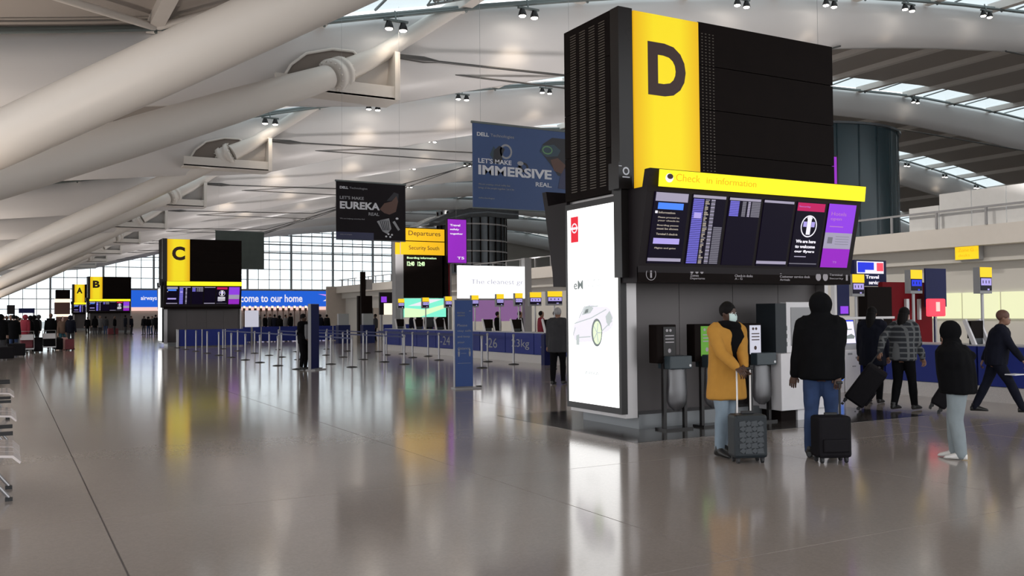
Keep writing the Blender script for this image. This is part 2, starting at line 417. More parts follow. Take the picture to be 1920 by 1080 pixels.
        q = MB(); q.path([(F.p(a, b, .06), .05) for a, b in [(-1.5, -.42), (-1.0, .12), (-.4, .42), (.5, .46), (1.2, .3), (1.5, -.1)]], 6); q.build('opening_rim', 'white_steel', cl)
# gutter truss crossing the near skylight
q = MB(); A = Vector((12.2, 27.2, 11.9)); B = Vector((17.5, 28.4, 13.9))
for dy, dz in ((0, 0), (.5, 0), (.25, .5)): q.tube(A + Vector((0, dy, dz)), B + Vector((0, dy, dz)), .05, n=5)
for i in range(14):
    a = A.lerp(B, i / 14); b = A.lerp(B, (i + 1) / 14)
    q.tube(a, b + Vector((0, .5, 0)), .03, n=4); q.tube(a + Vector((0, .25, .5)), b, .03, n=4); q.tube(a + Vector((0, .5, 0)), b + Vector((0, .25, .5)), .03, n=4)
q.build('lattice_gangway', 'gutter', cl)

# raking struts in pairs
STW = 'roof strut'
def strut(kf, kn, lab):
    Yn = 12 + 17 * kn; foot = Vector((-4, 20.5 + 34 * kf, 2.75)); N = Vector((9.6, Yn, 9.6))
    t = T('roof_strut', lab, 'roof strut', foot, 'raking white roof struts', 'structure')
    d = N - foot
    pts = [(foot + d * a, r) for a, r in ((0, .34), (.1, .40), (.3, .47), (.5, .50), (.7, .49), (.85, .45), (.96, .40))]
    MB().path(pts, 28).build('strut_tube', 'white_steel', t)
    u = d.normalized(); q = MB()
    q.path([(N - u * .55, .40), (N - u * .5, .56), (N - u * .30, .56), (N - u * .28, .5), (N - u * .1, .5), (N - u * .08, .56), (N + u * .1, .56), (N + u * .12, .42)], 26)
    a = u.cross(Vector((0, 0, 1))).normalized(); b = u.cross(a)
    for off in (-.58, .13):
        for k in range(16):
            c = N + u * off + (a * math.cos(k * PI / 8) + b * math.sin(k * PI / 8)) * .5
            q.tube(c, c + u * .07, .035, n=5)
    q.build('flange_collar', 'white_steel', t)
    M = Vector((10.9, Yn, 10.35)); E_ = Vector((17.8, Yn - .1, 15.3))
    MB().path([(N + u * .1, .42), (N.lerp(M, .5), .36), (M, .30), (M.lerp(E_, .15), .28), (M.lerp(E_, .6), .28), (E_, .24)], 20).build('upper_arm', 'white_steel', t)
    return t
names = ['thickest raking white tube crossing the upper left corner', 'second raking white tube from above, ending in a bolted collar by the dark opening',
         'third raking white tube from above, partly hidden behind the second', 'fourth raking white tube from above, ending at the third node plate',
         'fifth raking white tube, seen thin above the left glass wall', 'sixth raking white tube, thin, beside the fifth', 'seventh raking tube towards the glass wall', 'farthest raking tube but one above the glass wall', 'farthest raking tube against the glass wall']
for i, (kf, kn) in enumerate(((0, 0), (0, 1), (1, 2), (1, 3), (2, 4), (2, 5), (3, 6), (3, 7))):
    strut(kf, kn, names[i])
for kf in range(4):
    Y = 20.5 + 34 * kf
    o = MB().ell([(-4.6, Y, 0, 1.1, 1.4), (-4.4, Y, 1.2, .9, 1.1), (-4.1, Y, 2.4, .6, .8), (-4.0, Y, 2.9, .5, .6)], 18).build('strut_base', 'wall_cream'); o['kind'] = 'structure'
    ld = D.lights.new('uplight', 'SPOT'); ld.energy = UP_W * 2; ld.color = (1, .80, .62); ld.spot_size = 2.2; ld.spot_blend = .8; ld.shadow_soft_size = .3
    lo = D.objects.new('uplight', ld); C.objects.link(lo); lo.location = (-2.2, Y - 3, .4); lo.rotation_euler = (PI, -.45, 0)

# glass end wall
gw = S('window_1')
cw, WY = 1.8, 152.0
nx = 40; x0 = -1.5
def topz(x): return R(x) - .3
rows = [5.9, 7.6, 9.3, 10.9, 12.3, 13.9, 15.6, 17.6]
q = MB()
for i in range(nx + 1):
    x = x0 + i * cw; thick = (i % 4 == 0)
    q.box(x - (.14 if thick else .05), x + (.14 if thick else .05), WY - (.5 if thick else .12), WY, 0, topz(x))
q.build('mullion', 'mullion', gw, kind='stuff')
q = MB()
zs = [2.9, 4.4] + rows
for z in zs:
    xs_ = [x0 + i * cw for i in range(nx + 1) if topz(x0 + i * cw) > z]
    if xs_: q.box(xs_[0], xs_[-1], WY - .1, WY + .02, z - .06, z + .06)
for z in (12.0, 13.4, 14.9): q.box(20 if z < 13 else 30, 72, WY - .9, WY - .7, z - .1, z + .1)
q.build('transom', 'mullion', gw)
zz = [0, 2.9, 4.4] + rows; pmesh = {}; cnt = 0
rest = MB()
for i in range(nx):
    for a, b in zip(zz, zz[1:]):
        x = x0 + i * cw; top = min(b, topz(x + cw / 2))
        if top - a < .3: continue
        if a < 4 and i > 12:
            rest.box(x + .05, x + cw - .05, WY - .03, WY - .01, a, top); continue
        k = (round(a, 1), round(top, 1))
        if k not in pmesh: pmesh[k] = MB().box(.05, cw - .05, -.03, -.01, a, top).mesh('pane', 'pane_glass')
        o = D.objects.new('pane', pmesh[k]); C.objects.link(o); o.parent = gw; o.location = (x, WY, 0); cnt += 1
rest.build('pane', 'pane_glass', gw, kind='stuff')

# right-hand side: mezzanine, wall, far wall
wr = S('wall_right')
MB().box(31, 31.3, 14, 92, 0, 4.0).build('wall_face', 'wall_cream', wr)
MB().box(30, 44, 14, 92, 3.9, 4.6).build('mezzanine_slab', 'balcony_white', wr)
MB().box(30.6, 31.2, 14, 92, 3.35, 3.9).build('bulkhead', 'wall_cream', wr)
q = MB(); q.box(29.95, 30.02, 14, 92, 5.2, 5.27)
for j in range(40): q.box(29.95, 30.02, 14 + 1.95 * j, 14.07 + 1.95 * j, 4.6, 5.2)
q.build('guard_rail', 'mid_grey', wr)
for j in range(7): MB().box(30.2, 30.26, 14.1 + 1.3 * j, 15.36 + 1.3 * j, 4.6, 5.9 if j < 6 else 5.5).build('parapet_panel', 'parapet', wr)
MB().box(29, 31.3, 92, 92.3, 0, 4.6).build('end_wall', 'wall_beige', wr)
for j in range(5):
    MB().box(30.9, 30.99, 15.6 + 1.5 * j, 17.0 + 1.5 * j, 1.3, 2.25).build('lit_panel', 'cream_lit', wr)
o = MB().box(112, 112.4, -16, 152, 0, 12).build('wall_far', 'wall_cream'); o['kind'] = 'structure'

# ================================================================== INFORMATION PILLARS
X0, X1, Y0P, DEP, ZT = 7.42, 11.65, 10.31, 1.40, 5.89
def screen_content(F, k, w_, h_, par, full):
    """one display panel, frame origin at its lower left"""
    q = MB(); q.fbox(F, 0, w_, 0, h_, -.03, 0, 0)
    s = q.build('screen', 'screen_navy', par)
    m = MB(); mats = ['screen_white', 'lilac', 'screen_blue', 'screen_tan', 'screen_lav', 'screen_grey', 'magenta', 'violet', 'violet_deep', 'violet_pink', 'lilac_grey', 'screen_navy']
    W, H = w_, h_
    def b(x, x2, y, y2, mi, d=.002): m.fbox(F, x * W, x2 * W, y * H, y2 * H, .001, d, mi)
    if k == 0:
        b(.03, .97, .87, .99, 10); b(.12, .86, .76, .85, 2)
        b(.06, .13, .70, .735, 0)
        if full:
            for yy, s_ in ((.70, 'Information'), (.63, 'Please proceed to'), (.585, 'your check-in'), (.52, 'Boarding passes'), (.475, 'must be shown'), (.40, 'Terminal 5 check-in'), (.20, 'Flights and gates')):
                text(m, F, s_, .16 * W, yy * H, w=.62 * W if len(s_) > 12 else .48 * W, h=.028 * H, d=.001, mi=3, bold=.02)
        b(.10, .86, .275, .355, 1); b(0, .97, .03, .075, 10)
    elif k == 1:
        b(0, 1, .95, .99, 10)
        n = 36 if full else 8
        for i in range(n):
            y = .935 - i * .93 / n; hh = .93 / n * (.72 if full else .9)
            b(.02, .34, y - hh, y, 4); b(.56, .68, y - hh, y, 5 if i % 2 else 10)
            if full:
                b(.38, .38 + random.choice((.1, .13, .06)), y - hh, y, 3 if i % 3 else 5)
                if i > 14: b(.72, .98, y - hh, y, 5)
                elif i % 2: b(.72, .80, y - hh, y, 11)
        b(.08, .30, .66, .74, 1, .003)
    elif k == 2:
        b(0, 1, .95, .985, 10)
        for i in range(9 if full else 4):
            st = .025 if full else .056; y = .94 - i * st
            b(.03, .32, y - st * .8, y, 4); b(.42, .54, y - st * .8, y, 5); b(.60, .68, y - st * .8, y, 10); b(.72, 1, y - st * .8, y, 5)
    elif k == 3:
        b(0, 1, .95, .985, 10); b(0, 1, .03, .075, 10)
    elif k == 4:
        b(.02, .98, .86, .985, 6)
        if full: text(m, F, 'Security', .06 * W, .91 * H, w=.4 * W, h=.03 * H, d=.003, mi=9)
        m.fring(F, .5 * W, .63 * H, .28 * W, .17 * H, .03 * W, .001, .003, 0)
        b(.43, .57, .50, .74, 0); m.fell(F, .5 * W, .755 * H, .09 * W, .025 * H, .001, .003, 0)
        b(.30, .42, .62, .70, 1); b(.58, .70, .62, .70, 1)
        for yy, s_ in ((.37, 'We are here'), (.29, 'to welcome'), (.21, 'our flyers')):
            if full: text(m, F, s_, .12 * W, yy * H, w=.7 * W, h=.05 * H, d=.001, mi=0, bold=.03)
            else: b(.12, .8, yy, yy + .05, 0)
        b(.14, .55, .15, .165, 10); b(0, .96, .04, .055, 5)
    else:
        b(0, 1, .55, 1, 7); b(0, 1, .30, .55, 10); b(0, 1, 0, .30, 8)
        if full:
            text(m, F, 'Hotels', .12 * W, .82 * H, w=.55 * W, h=.055 * H, d=.003, mi=9)
            text(m, F, 'open', .12 * W, .73 * H, w=.4 * W, h=.05 * H, d=.003, mi=9)
            b(.12, .62, .64, .655, 9, .003); b(.12, .30, .38, .48, 5, .003)
            for yy in (.37, .41, .45, .49): b(.4, .9, yy, yy + .006, 5, .003)
            text(m, F, 'T5', .42 * W, .07 * H, w=.14 * W, h=.03 * H, d=.003, mi=9)
    m.build('screen_content', mats, s)
def pillar(dY, letter, label, full=True):
    Y0 = Y0P + dY; Y1 = Y0 + DEP; mid = (Y0 + Y1) / 2
    t = T('information_pillar', label, 'sign pillar', ((X0 + X1) / 2, mid, 0), None)
    b = lambda *a: MB().box(*a)
    b(X0 + .28, X1 - .1, Y0, Y1, 0, .2).build('plinth', 'plinth_grey', t)
    b(X0 + .06, X0 + .26, Y0, Y1, .16, 3.3).build('end_wall', 'stainless', t)
    wY = Y0 + .38
    xs = [X0 + .26, 8.75, 9.8, 10.75, X1 - .05]
    for a, c in zip(xs, xs[1:]): b(a + .004, c - .004, wY, Y1 - .38, .12, 3.3).build('wall_panel', 'steel_dark', t)
    b(X1 - .05, X1 + .03, Y0 + .2, Y1 - .2, 0, 3.3).build('edge_column', 'stainless', t)
    # upper sign block
    b(X0 + .02, X1 - .02, Y0 + .03, Y1 - .03, 3.3, ZT - .02).build('sign_block', 'black_matt', t)
    zc = [3.3, 3.95, 4.6, 5.25, ZT]
    for a, c in zip(zc, zc[1:]):
        b(8.86, X1, Y0, Y0 + .03, a + .006, c - .006).build('cladding_panel', 'black_matt', t)
        b(X0, X0 + .02, Y0 + .20, Y1, a + .004, c - .004).build('side_panel', 'black_matt', t)
    b(X0, X0 + .24, Y0 - .01, Y0 + .19, 3.28, ZT).build('corner_trim', 'black_gloss', t)
    if full:
        q = MB()
        for c in range(4):
            yy = Y0 + .32 + c * .25
            for r in range(62): q.box(X0 - .006, X0, yy, yy + .15, 3.42 + r * .0385, 3.432 + r * .0385)
        q.build('vent_slots', 'slot', t, kind='stuff')
        q = MB()
        for c in range(4):
            for r in range(48): q.box(8.92 + c * .07, 8.945 + c * .07, Y0 - .004, Y0, 3.55 + r * .046, 3.562 + r * .046)
        q.build('vent_slots', 'slot', t, kind='stuff')
    F = Fr((7.67, Y0 - .03, 0))
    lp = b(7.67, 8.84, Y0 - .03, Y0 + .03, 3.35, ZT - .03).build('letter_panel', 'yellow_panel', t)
    q = MB(); text(q, F, letter, .24, 4.70, w=.68, h=.76, mi=0, bold=.045); q.build('letter', 'letter_dark', lp)
    # tilted information unit, front and back
    def unit(sgn):
        f = (lambda y: y + dY) if sgn < 0 else (lambda y: 2 * (Y0P + DEP / 2) - y + dY)
        pr = [(f(10.34), 3.30), (f(9.80), 3.30), (f(9.74), 3.53), (f(9.62), 3.53), (f(9.70), 3.22), (f(9.91), 2.25), (f(9.93), 2.03), (f(10.34), 2.03)]
        MB().prism_x(pr, 7.42, 11.52).build('display_housing', 'sign_housing', t)
        if sgn > 0: return
        Fh = Fr((7.55, f(9.60), 3.29), (1, 0, 0), (0, -.12, 1))
        h = MB().fbox(Fh, 0, 3.95, 0, .225, -.02, .0).build('header_sign', 'yellow_bright', t)
        if full:
            q = MB(); q.fell(Fh, .16, .12, .065, .06, .001, .003, 0); q.fell(Fh, .17, .14, .05, .035, .004, .005, 1)
            q.build('header_icon', ['screen_white', 'letter_dark'], h)
            q = MB(); text(q, Fh, 'Check', .27, .085, w=.42, h=.10, d=.001); text(q, Fh, 'in', .80, .085, w=.10, h=.08, d=.001); text(q, Fh, 'information', .97, .085, w=.74, h=.09, d=.001)
            q.build('header_lettering', 'yellow_soft', h)
        Fs = Fr((7.53, f(9.90), 2.29), (1, 0, 0), (0, -.22, 1))
        for k in range(6):
            G = Fr(Fs.p(.02 + .655 * k, 0, .012), Fs.r, Fs.u)
            screen_content(G, k, .585, .97, t, full)
        Fb = Fr((7.42, f(9.93) - .012, 2.03))
        s = MB().fbox(Fb, 0, 4.1, 0, .21, -.02, .0).build('direction_strip', 'black_matt', t)
        if full:
            q = MB(); q.fring(Fb, .22, .11, .085, .085, .008, 0, .002); text(q, Fb, 'i', .205, .06, w=.03, h=.1, bold=.02)
            for j in range(3): q.fell(Fb, .93 + .09 * j, .155, .028, .028, 0, .002)
            text(q, Fb, 'Zones', .90, .085, w=.15, h=.035); text(q, Fb, 'Departures', .90, .04, w=.26, h=.035)
            text(q, Fb, 'Check-in desks', 1.72, .09, w=.34, h=.035); text(q, Fb, 'A - G', 1.72, .05, w=.14, h=.03)
            q.fell(Fb, 2.62, .17, .02, .028, 0, .002)
            text(q, Fb, 'Customer service desk', 2.60, .09, w=.62, h=.035); text(q, Fb, 'Arrivals', 2.60, .045, w=.2, h=.03)
            for j in range(2): q.fell(Fb, 3.40 + .15 * j, .11, .055, .06, 0, .002)
            text(q, Fb, 'Terminal', 3.64, .13, w=.28, h=.035); text(q, Fb, 'Security', 3.64, .07, w=.30, h=.035); q.fbox(Fb, 4.0, 4.04, .06, .15, 0, .002)
            q.build('strip_lettering', 'icon_grey', s)
    unit(-1); unit(1)
    # advert light box on the end wall
    bx = b(7.40, 7.50, Y0 - .02, Y1 - .02, .22, 3.25).build('advert_frame', 'black_gloss', t)
    b(7.385, 7.40, Y0 + .04, Y1 - .1, .31, 3.16).build('advert_screen', 'white_box', bx)
    if full:
        FA = Fr((7.383, Y1 - .1, .31), (0, -1, 0), (0, 0, 1))   # x runs 0..1.26 towards the camera
        q = MB(); mats = ['red_print', 'screen_white', 'dark_print', 'grey_print', 'teal_print', 'lime_print']
        q.fbox(FA, .10, .30, 2.36, 2.74, 0, .002, 0); q.fring(FA, .20, 2.57, .075, .075, .02, .002, .004, 1); q.fbox(FA, .11, .29, 2.55, 2.585, .002, .004, 1)
        text(q, FA, 'eM', .17, 1.66, w=.24, h=.13, mi=2, bold=.01); q.fbox(FA, .47, .478, 1.62, 1.86, 0, .002, 3)
        text(q, FA, 'A new electric', .53, 1.77, w=.46, h=.04, mi=3); text(q, FA, 'movement', .53, 1.68, w=.38, h=.04, mi=3); q.fbox(FA, 1.04, 1.046, 1.62, 1.74, 0, .002, 3)
        text(q, FA, 'ARIYA', .44, .42, w=.36, h=.05, mi=3)
        # the sketched sports car
        q.fpoly(FA, [(.30, .88), (.62, .90), (1.12, 1.10), (1.16, 1.22), (.80, 1.06), (.44, .93)], 0, .001, 4)
        q.fpoly(FA, [(.13, 1.02), (.16, 1.14), (.30, 1.24), (.36, 1.30), (.44, 1.40), (.60, 1.44), (.78, 1.40), (1.00, 1.40), (1.10, 1.36), (1.17, 1.26), (1.16, 1.14), (1.05, 1.06), (.92, 1.02), (.80, .96), (.72, .90), (.28, .88), (.16, .92)], .001, .002, 1)
        q.fpoly(FA, [(.38, 1.28), (.44, 1.38), (.58, 1.42), (.68, 1.38), (.60, 1.31)], .002, .003, 3)
        q.fpoly(FA, [(.44, 1.30), (.48, 1.36), (.55, 1.37), (.54, 1.32)], .003, .004, 2)
        q.fpoly(FA, [(.98, 1.26), (1.08, 1.34), (1.15, 1.24), (1.06, 1.12), (1.0, 1.18)], .002, .003, 3)
        for a_, b_, c_, d_ in ((.18, 1.16, .62, 1.24), (.62, 1.24, 1.0, 1.36), (.14, .98, .20, 1.10), (.24, .95, .60, .97), (.88, 1.05, 1.14, 1.2), (.3, 1.24, .44, 1.4), (.44, 1.4, .8, 1.41)):
            q.tube(FA.p(a_, b_, .003), FA.p(c_, d_, .003), .008, n=4, mi=3)
        q.fpoly(FA, [(.22, .84), (.30, .84), (.30, 1.0), (.22, .98)], .002, .003, 3)
        q.fell(FA, .76, 1.03, .135, .20, .003, .004, 2); q.fell(FA, .77, 1.03, .105, .165, .004, .005, 5)
        for k in range(5):
            a = k * 2 * PI / 5; q.tube(FA.p(.77, 1.03, .006), FA.p(.77 + .095 * math.cos(a), 1.03 + .15 * math.sin(a), .006), .008, n=4, mi=3)
        q.build('advert_print', mats, bx)
    # small black box with a round white emblem on the corner
    cb = b(7.22, 7.44, Y0 - .26, Y0 - .02, 3.30, 3.66).build('corner_box', 'black_gloss', t)
    if full:
        Fc = Fr((7.22, Y0 - .262, 3.30)); q = MB(); q.fring(Fc, .12, .24, .055, .055, .02, 0, .002); q.fbox(Fc, .06, .18, .15, .165, 0, .002); q.fbox(Fc, .0, .05, .30, .31, 0, .002)
        q.build('emblem', 'print_white', cb)
    b(7.30, 7.44, Y0 - .2, Y0 - .02, 2.1, 3.3).build('cable_duct', 'black_gloss', t)
    return t
pillar(0, 'D', 'tall near pillar with glowing yellow letter D panel, six screens and white car advert')
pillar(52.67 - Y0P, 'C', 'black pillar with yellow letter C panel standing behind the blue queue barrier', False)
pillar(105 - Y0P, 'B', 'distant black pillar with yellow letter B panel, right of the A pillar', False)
pillar(130 - Y0P, 'A', 'farthest pillar, yellow letter A panel, half hidden behind the B pillar', False)

# ------------------------------------------------------------------ bag stands in front of the D pillar
def bag_stand(x, y, face, label):
    t = T('bag_dispenser', label, 'dispenser stand', (x, y, 0), 'liquids bag stands under the screens')
    F = Fr((x, y, 0))
    MB().fbox(F, -.06, .42, 0, .03, -.12, .12).build('base', 'black_gloss', t)
    for a in (-.02, .34): MB().fbox(F, a, a + .05, .03, .98, -.02, .03).build('leg', 'black_gloss', t)
    h = MB().fbox(F, -.12, .22, .92, 1.45, -.16, .02).build('header_box', 'black_matt', t, bevel=.01)
    p = MB().fbox(F, -.01, .20, 1.0, 1.42, .02, .03).build('notice_panel', {'black': 'black_gloss', 'green': 'green_lit', 'white': 'white_dim'}[face], h)
    q = MB(); ink = 1 if face == 'white' else 0
    q.fell(F, .05, 1.37, .02, .02, .031, .034, ink); q.fell(F, .11, 1.37, .02, .02, .031, .034, ink)
    for r in range(3): q.fbox(F, .02, .17, 1.29 - r * .045, 1.305 - r * .045, .031, .034, ink)
    q.fell(F, .09, 1.09, .025, .03, .031, .034, ink); q.build('notice_print', ['icon_grey', 'letter_dark'], h)
    MB().fbox(F, .0, .38, .84, 1.02, -.12, .16).build('bag_tray', 'bin_teal', t, bevel=.012)
    q = MB(); rings = []
    for z, w_, d_ in ((.84, .15, .07), (.7, .15, .08), (.55, .16, .09), (.4, .16, .10), (.33, .13, .08), (.27, .05, .03)):
        rings.append([F.p(.21 + w_ * math.cos(k * PI / 8) * (1 + .08 * math.sin(k * 2.3 + z * 9)), z + .015 * math.sin(k * 1.7), .03 + d_ * math.sin(k * PI / 8)) for k in range(16)])
    q.loft(rings, 0); q.build('clear_bag', 'plastic_bag', t)
    MB().fell(F, .345, .885, .018, .018, .16, .165).build('button', 'paper', t)
bag_stand(7.93, 10.05, 'black', 'black stand with clear plastic bag, first from the left under the screens')
bag_stand(8.60, 10.05, 'green', 'black stand with glowing green notice, left of the ochre coat')
bag_stand(9.52, 10.05, 'white', 'black stand with white notice, right of the ochre coat')
# help kiosk behind the man in black
t = T('service_kiosk', 'pale grey service kiosk with tall back board behind the man in black', 'kiosk', (10.5, 10.15, 0))
MB().box(9.95, 11.05, 9.85, 10.45, .16, 1.0).build('cabinet', 'kiosk_white', t, bevel=.01)
MB().box(10.0, 10.3, 9.92, 10.4, 0, .16).build('foot', 'black_matt', t)
MB().box(10.32, 11.0, 9.9, 10.4, 0, .16).build('foot', 'kiosk_white', t)
MB().box(10.0, 10.22, 10.0, 10.4, 1.0, 1.74).build('side_unit', 'case_dark', t)
bd = MB().box(10.24, 11.02, 10.02, 10.14, 1.0, 1.76).build('back_board', 'kiosk_white', t, bevel=.008)
MB().box(10.33, 10.93, 10.01, 10.02, 1.1, 1.68).build('board_face', 'mid_grey', bd)
q = MB()
for z in (1.1, 1.22, 1.34): q.box(10.23, 10.26, 9.99, 10.02, z, z + .06)
q.build('switch', 'paper', t)

# ------------------------------------------------------------------ totems
def totem(pos, rz, w_, h_, label, lines, dark):
    t = T('floor_totem', label, 'totem sign', (pos[0], pos[1], 0)); t.rotation_euler = (0, 0, rz)
    o = Vector((pos[0], pos[1], 0)); F = Fr(o)
    MB().fbox(F, -w_ / 2 - .04, w_ / 2 + .14, 0, .03, -.16, .16).build('base', 'mid_grey', t)
    MB().fbox(F, w_ / 2 + .10, w_ / 2 + .2, 0, .05, -.1, .0).build('wheel', 'rubber', t)
    MB().fbox(F, -w_ / 2, w_ / 2, .03, h_, -.10, .0).build('post', 'post_steel' if not dark else 'mid_grey', t)
    f = MB().fbox(F, -w_ / 2 + .01, w_ / 2 - .01, .05, h_ - .01, .0, .012).build('face', 'totem_blue' if not dark else 'navy', t)
    if lines:
        q = MB(); L_ = -w_ / 2 + .06
        text(q, F, 'BRITISH', L_, h_ - .30, w=.17, h=.035, d=.013); text(q, F, 'AIRWAYS', L_, h_ - .36, w=.17, h=.035, d=.013); q.fbox(F, .12, .17, h_ - .25, h_ - .235, .013, .016)
        for k, s in enumerate(('Please', 'stay safe', 'and keep', 'your', 'distance')): text(q, F, s, L_, h_ - .58 - k * .125, w=.031 * len(s) + .04, h=.055 if s != 'your' else .045, d=.013)
        for xx in (L_ + .03, .13):
            q.fell(F, xx, .84, .018, .02, .013, .016); q.fbox(F, xx - .022, xx + .022, .74, .81, .013, .016); q.fbox(F, xx - .015, xx + .015, .70, .74, .013, .016)
        q.fbox(F, -.07, .05, .765, .772, .013, .016); q.fbox(F, L_, .15, .55, .557, .013, .016)
        q.build('lettering', 'print_grey', f)
totem((8.72, 17.95), -.12, .42, 1.93, 'tall blue floor totem asking travellers to keep their distance', True, False)
totem((8.02, 26.6), .75, .46, 1.96, 'dark blue floor totem with grey edge behind the first queue posts', False, True)

# ------------------------------------------------------------------ hanging banners
def banner(name, xa, xb, y, z0, z1, m, label):
    t = T(name, label, 'banner', ((xa + xb) / 2, y, z0))
    MB().box(xa, xb, y, y + .03, z0, z1).build('fabric', m, t)
    MB().tube((xa - .03, y + .015, z1), (xb + .03, y + .015, z1), .03, n=8).build('top_bar', 'rail_grey', t)
    MB().tube((xa, y + .015, z0), (xb, y + .015, z0), .02, n=8).build('bottom_bar', 'rail_grey', t)
    for x in (xa + .2, xb - .2): MB().tube((x, y + .015, z1), (x, y + .015, R(x) + .2), .003, n=4).build('hanging_wire', 'print_grey', t)
    return t, Fr((xa, y - .002, z0))
t, F = banner('hanging_banner', 9.0, 11.75, 18, 3.97, 5.87, 'banner_blue', 'large blue hanging banner reading IMMERSIVE beside the near pillar')
q = MB(); mt = ['print_white', 'print_grey', 'print_dark', 'print_green', 'banner_navy', 'print_skin', 'print_teal']
text(q, F, 'DELL', .10, 1.60, w=.30, h=.085, mi=0, bold=.03); text(q, F, 'Technologies', .44, 1.59, w=.60, h=.085, mi=1)
text(q, F, "LET'S MAKE", .13, 1.0, w=.84, h=.11, mi=0, bold=.02); text(q, F, 'IMMERSIVE', .13, .74, w=1.90, h=.22, mi=0, bold=.035); text(q, F, 'REAL.', 1.60, .56, w=.43, h=.10, mi=0, bold=.02)
text(q, F, 'We are creating a virtual reality that', .13, .50, w=.80, h=.05, mi=1); text(q, F, 'brings all the people together. Let it be', .13, .42, w=.90, h=.05, mi=1); text(q, F, 'delltechnologies', .13, .2, w=.40, h=.04, mi=1)
q.fring(F, .83, 1.30, .16, .17, .045, .001, .003, 1, 20); q.fpoly(F, [(.50, 1.02), (.52, 1.3), (.66, 1.42), (.80, 1.36), (.72, 1.18), (.78, 1.02)], .001, .003, 2); q.fpoly(F, [(.42, 1.2), (.52, 1.4), (.60, 1.3), (.5, 1.1)], .001, .002, 6)
q.fring(F, 1.28, .98, .13, .11, .05, .001, .003, 2, 16); q.fell(F, 1.20, 1.06, .08, .05, .003, .004, 1); q.fpoly(F, [(1.08, .92), (1.2, 1.06), (1.3, .86)], .001, .003, 2)
q.fpoly(F, [(1.72, 1.38), (1.80, 1.55), (2.05, 1.72), (2.40, 1.72), (2.68, 1.5), (2.70, 1.0), (2.55, .8), (2.2, .85), (2.0, 1.1), (1.86, 1.25)], .001, .002, 2)
q.fpoly(F, [(1.72, 1.36), (1.78, 1.52), (2.10, 1.56), (2.28, 1.44), (2.2, 1.3), (1.9, 1.26)], .003, .004, 6); q.fring(F, 1.92, 1.42, .14, .10, .03, .004, .005, 3, 16)
q.fpoly(F, [(2.0, 1.2), (2.2, 1.26), (2.42, 1.1), (2.3, .9), (2.1, .95)], .003, .004, 5); q.fpoly(F, [(2.3, 1.0), (2.74, 1.1), (2.74, .5), (2.2, .55)], .002, .003, 4)
q.build('banner_print', mt, t)
t, F = banner('hanging_banner', 9.14, 11.5, 28, 4.03, 5.9, 'banner_dark', 'charcoal hanging banner reading EUREKA above the queue area')
q = MB()
text(q, F, 'DELL', .12, 1.62, w=.28, h=.08, mi=0, bold=.03); text(q, F, 'Technologies', .44, 1.61, w=.60, h=.08, mi=1)
text(q, F, "LET'S MAKE", .12, 1.29, w=.80, h=.10, mi=1, bold=.02); text(q, F, 'EUREKA', .12, .98, w=1.34, h=.24, mi=0, bold=.035); text(q, F, 'REAL', 1.08, .80, w=.36, h=.10, mi=1, bold=.02)
text(q, F, 'We are helping scientists find', .12, .64, w=.82, h=.05, mi=1); text(q, F, 'delltechnologies', .12, .14, w=.4, h=.035, mi=1)
q.fbox(F, 0, 1.25, 0, .24, .0, .001, 4)
q.fpoly(F, [(1.46, 1.02), (1.62, 1.22), (1.88, 1.30), (2.04, 1.48), (2.10, 1.30), (2.02, .96), (1.80, .86), (1.62, .90)], .001, .003, 5); q.fpoly(F, [(1.70, 1.3), (1.96, 1.6), (2.12, 1.55), (2.1, 1.3), (1.9, 1.32)], .001, .002, 2)
q.fpoly(F, [(1.36, .62), (1.46, .66), (1.78, .74), (1.86, .40), (1.72, .22), (1.56, .30)], .001, .003, 1)
for k in range(5): q.tube(F.p(1.46 + .07 * k, .66, .004), F.p(1.58 + .05 * k, .34, .004), .012, n=4, mi=2)
q.fpoly(F, [(1.90, .62), (1.98, .66), (2.16, .38), (2.10, .34)], .001, .003, 1); q.fell(F, 2.06, .74, .05, .035, .001, .003, 0)
for p in ((1.68, .14), (1.82, .13), (1.88, .2), (1.76, .22)): q.fell(F, p[0], p[1], .035, .03, .001, .003, 0)
q.build('banner_print', mt, t)
banner('hanging_banner', 11.15, 14.1, 57.5, 4.55, 6.85, 'banner_green', 'dark green hanging banner overlapping the black top of the C pillar')

# purple hanging signs
def purple(x0, x1, y, z0, z1, label, lines=True):
    t = T('hanging_display', label, 'display', ((x0 + x1) / 2, y, z0))
    MB().box(x0 - .04, x1 + .04, y, y + .2, z0 - .04, z1 + .04).build('casing', 'sign_housing', t)
    f = MB().box(x0, x1, y - .01, y, z0, z1).build('lit_face', 'violet_deep', t)
    MB().tube(((x0 + x1) / 2, y + .1, z1), ((x0 + x1) / 2, y + .1, R((x0 + x1) / 2)), .004, n=6).build('hanger', 'print_grey', t)
    if lines:
        F = Fr((x0, y - .011, z0)); q = MB(); W = x1 - x0; H = z1 - z0
        for k, s in enumerate(('Travel', 'safely', 'together')): text(q, F, s, .12 * W, H * (.84 - .10 * k), w=W * (.55, .5, .7)[k], h=.05 * H, mi=0, bold=.03)
        text(q, F, 'T5', .5 * W, .08 * H, w=.38 * W, h=.06 * H, mi=0, bold=.02); q.build('lettering', 'screen_white', f)
purple(20.8, 21.9, 44.7, 4.4, 6.75, 'purple vertical display right of the yellow Departures sign')
a = at(1568, 300, Y=15.5)
purple(a.x - .9, a.x, 15.5, 4.0, 5.35, 'thin purple display edge showing beside the near black block', False)

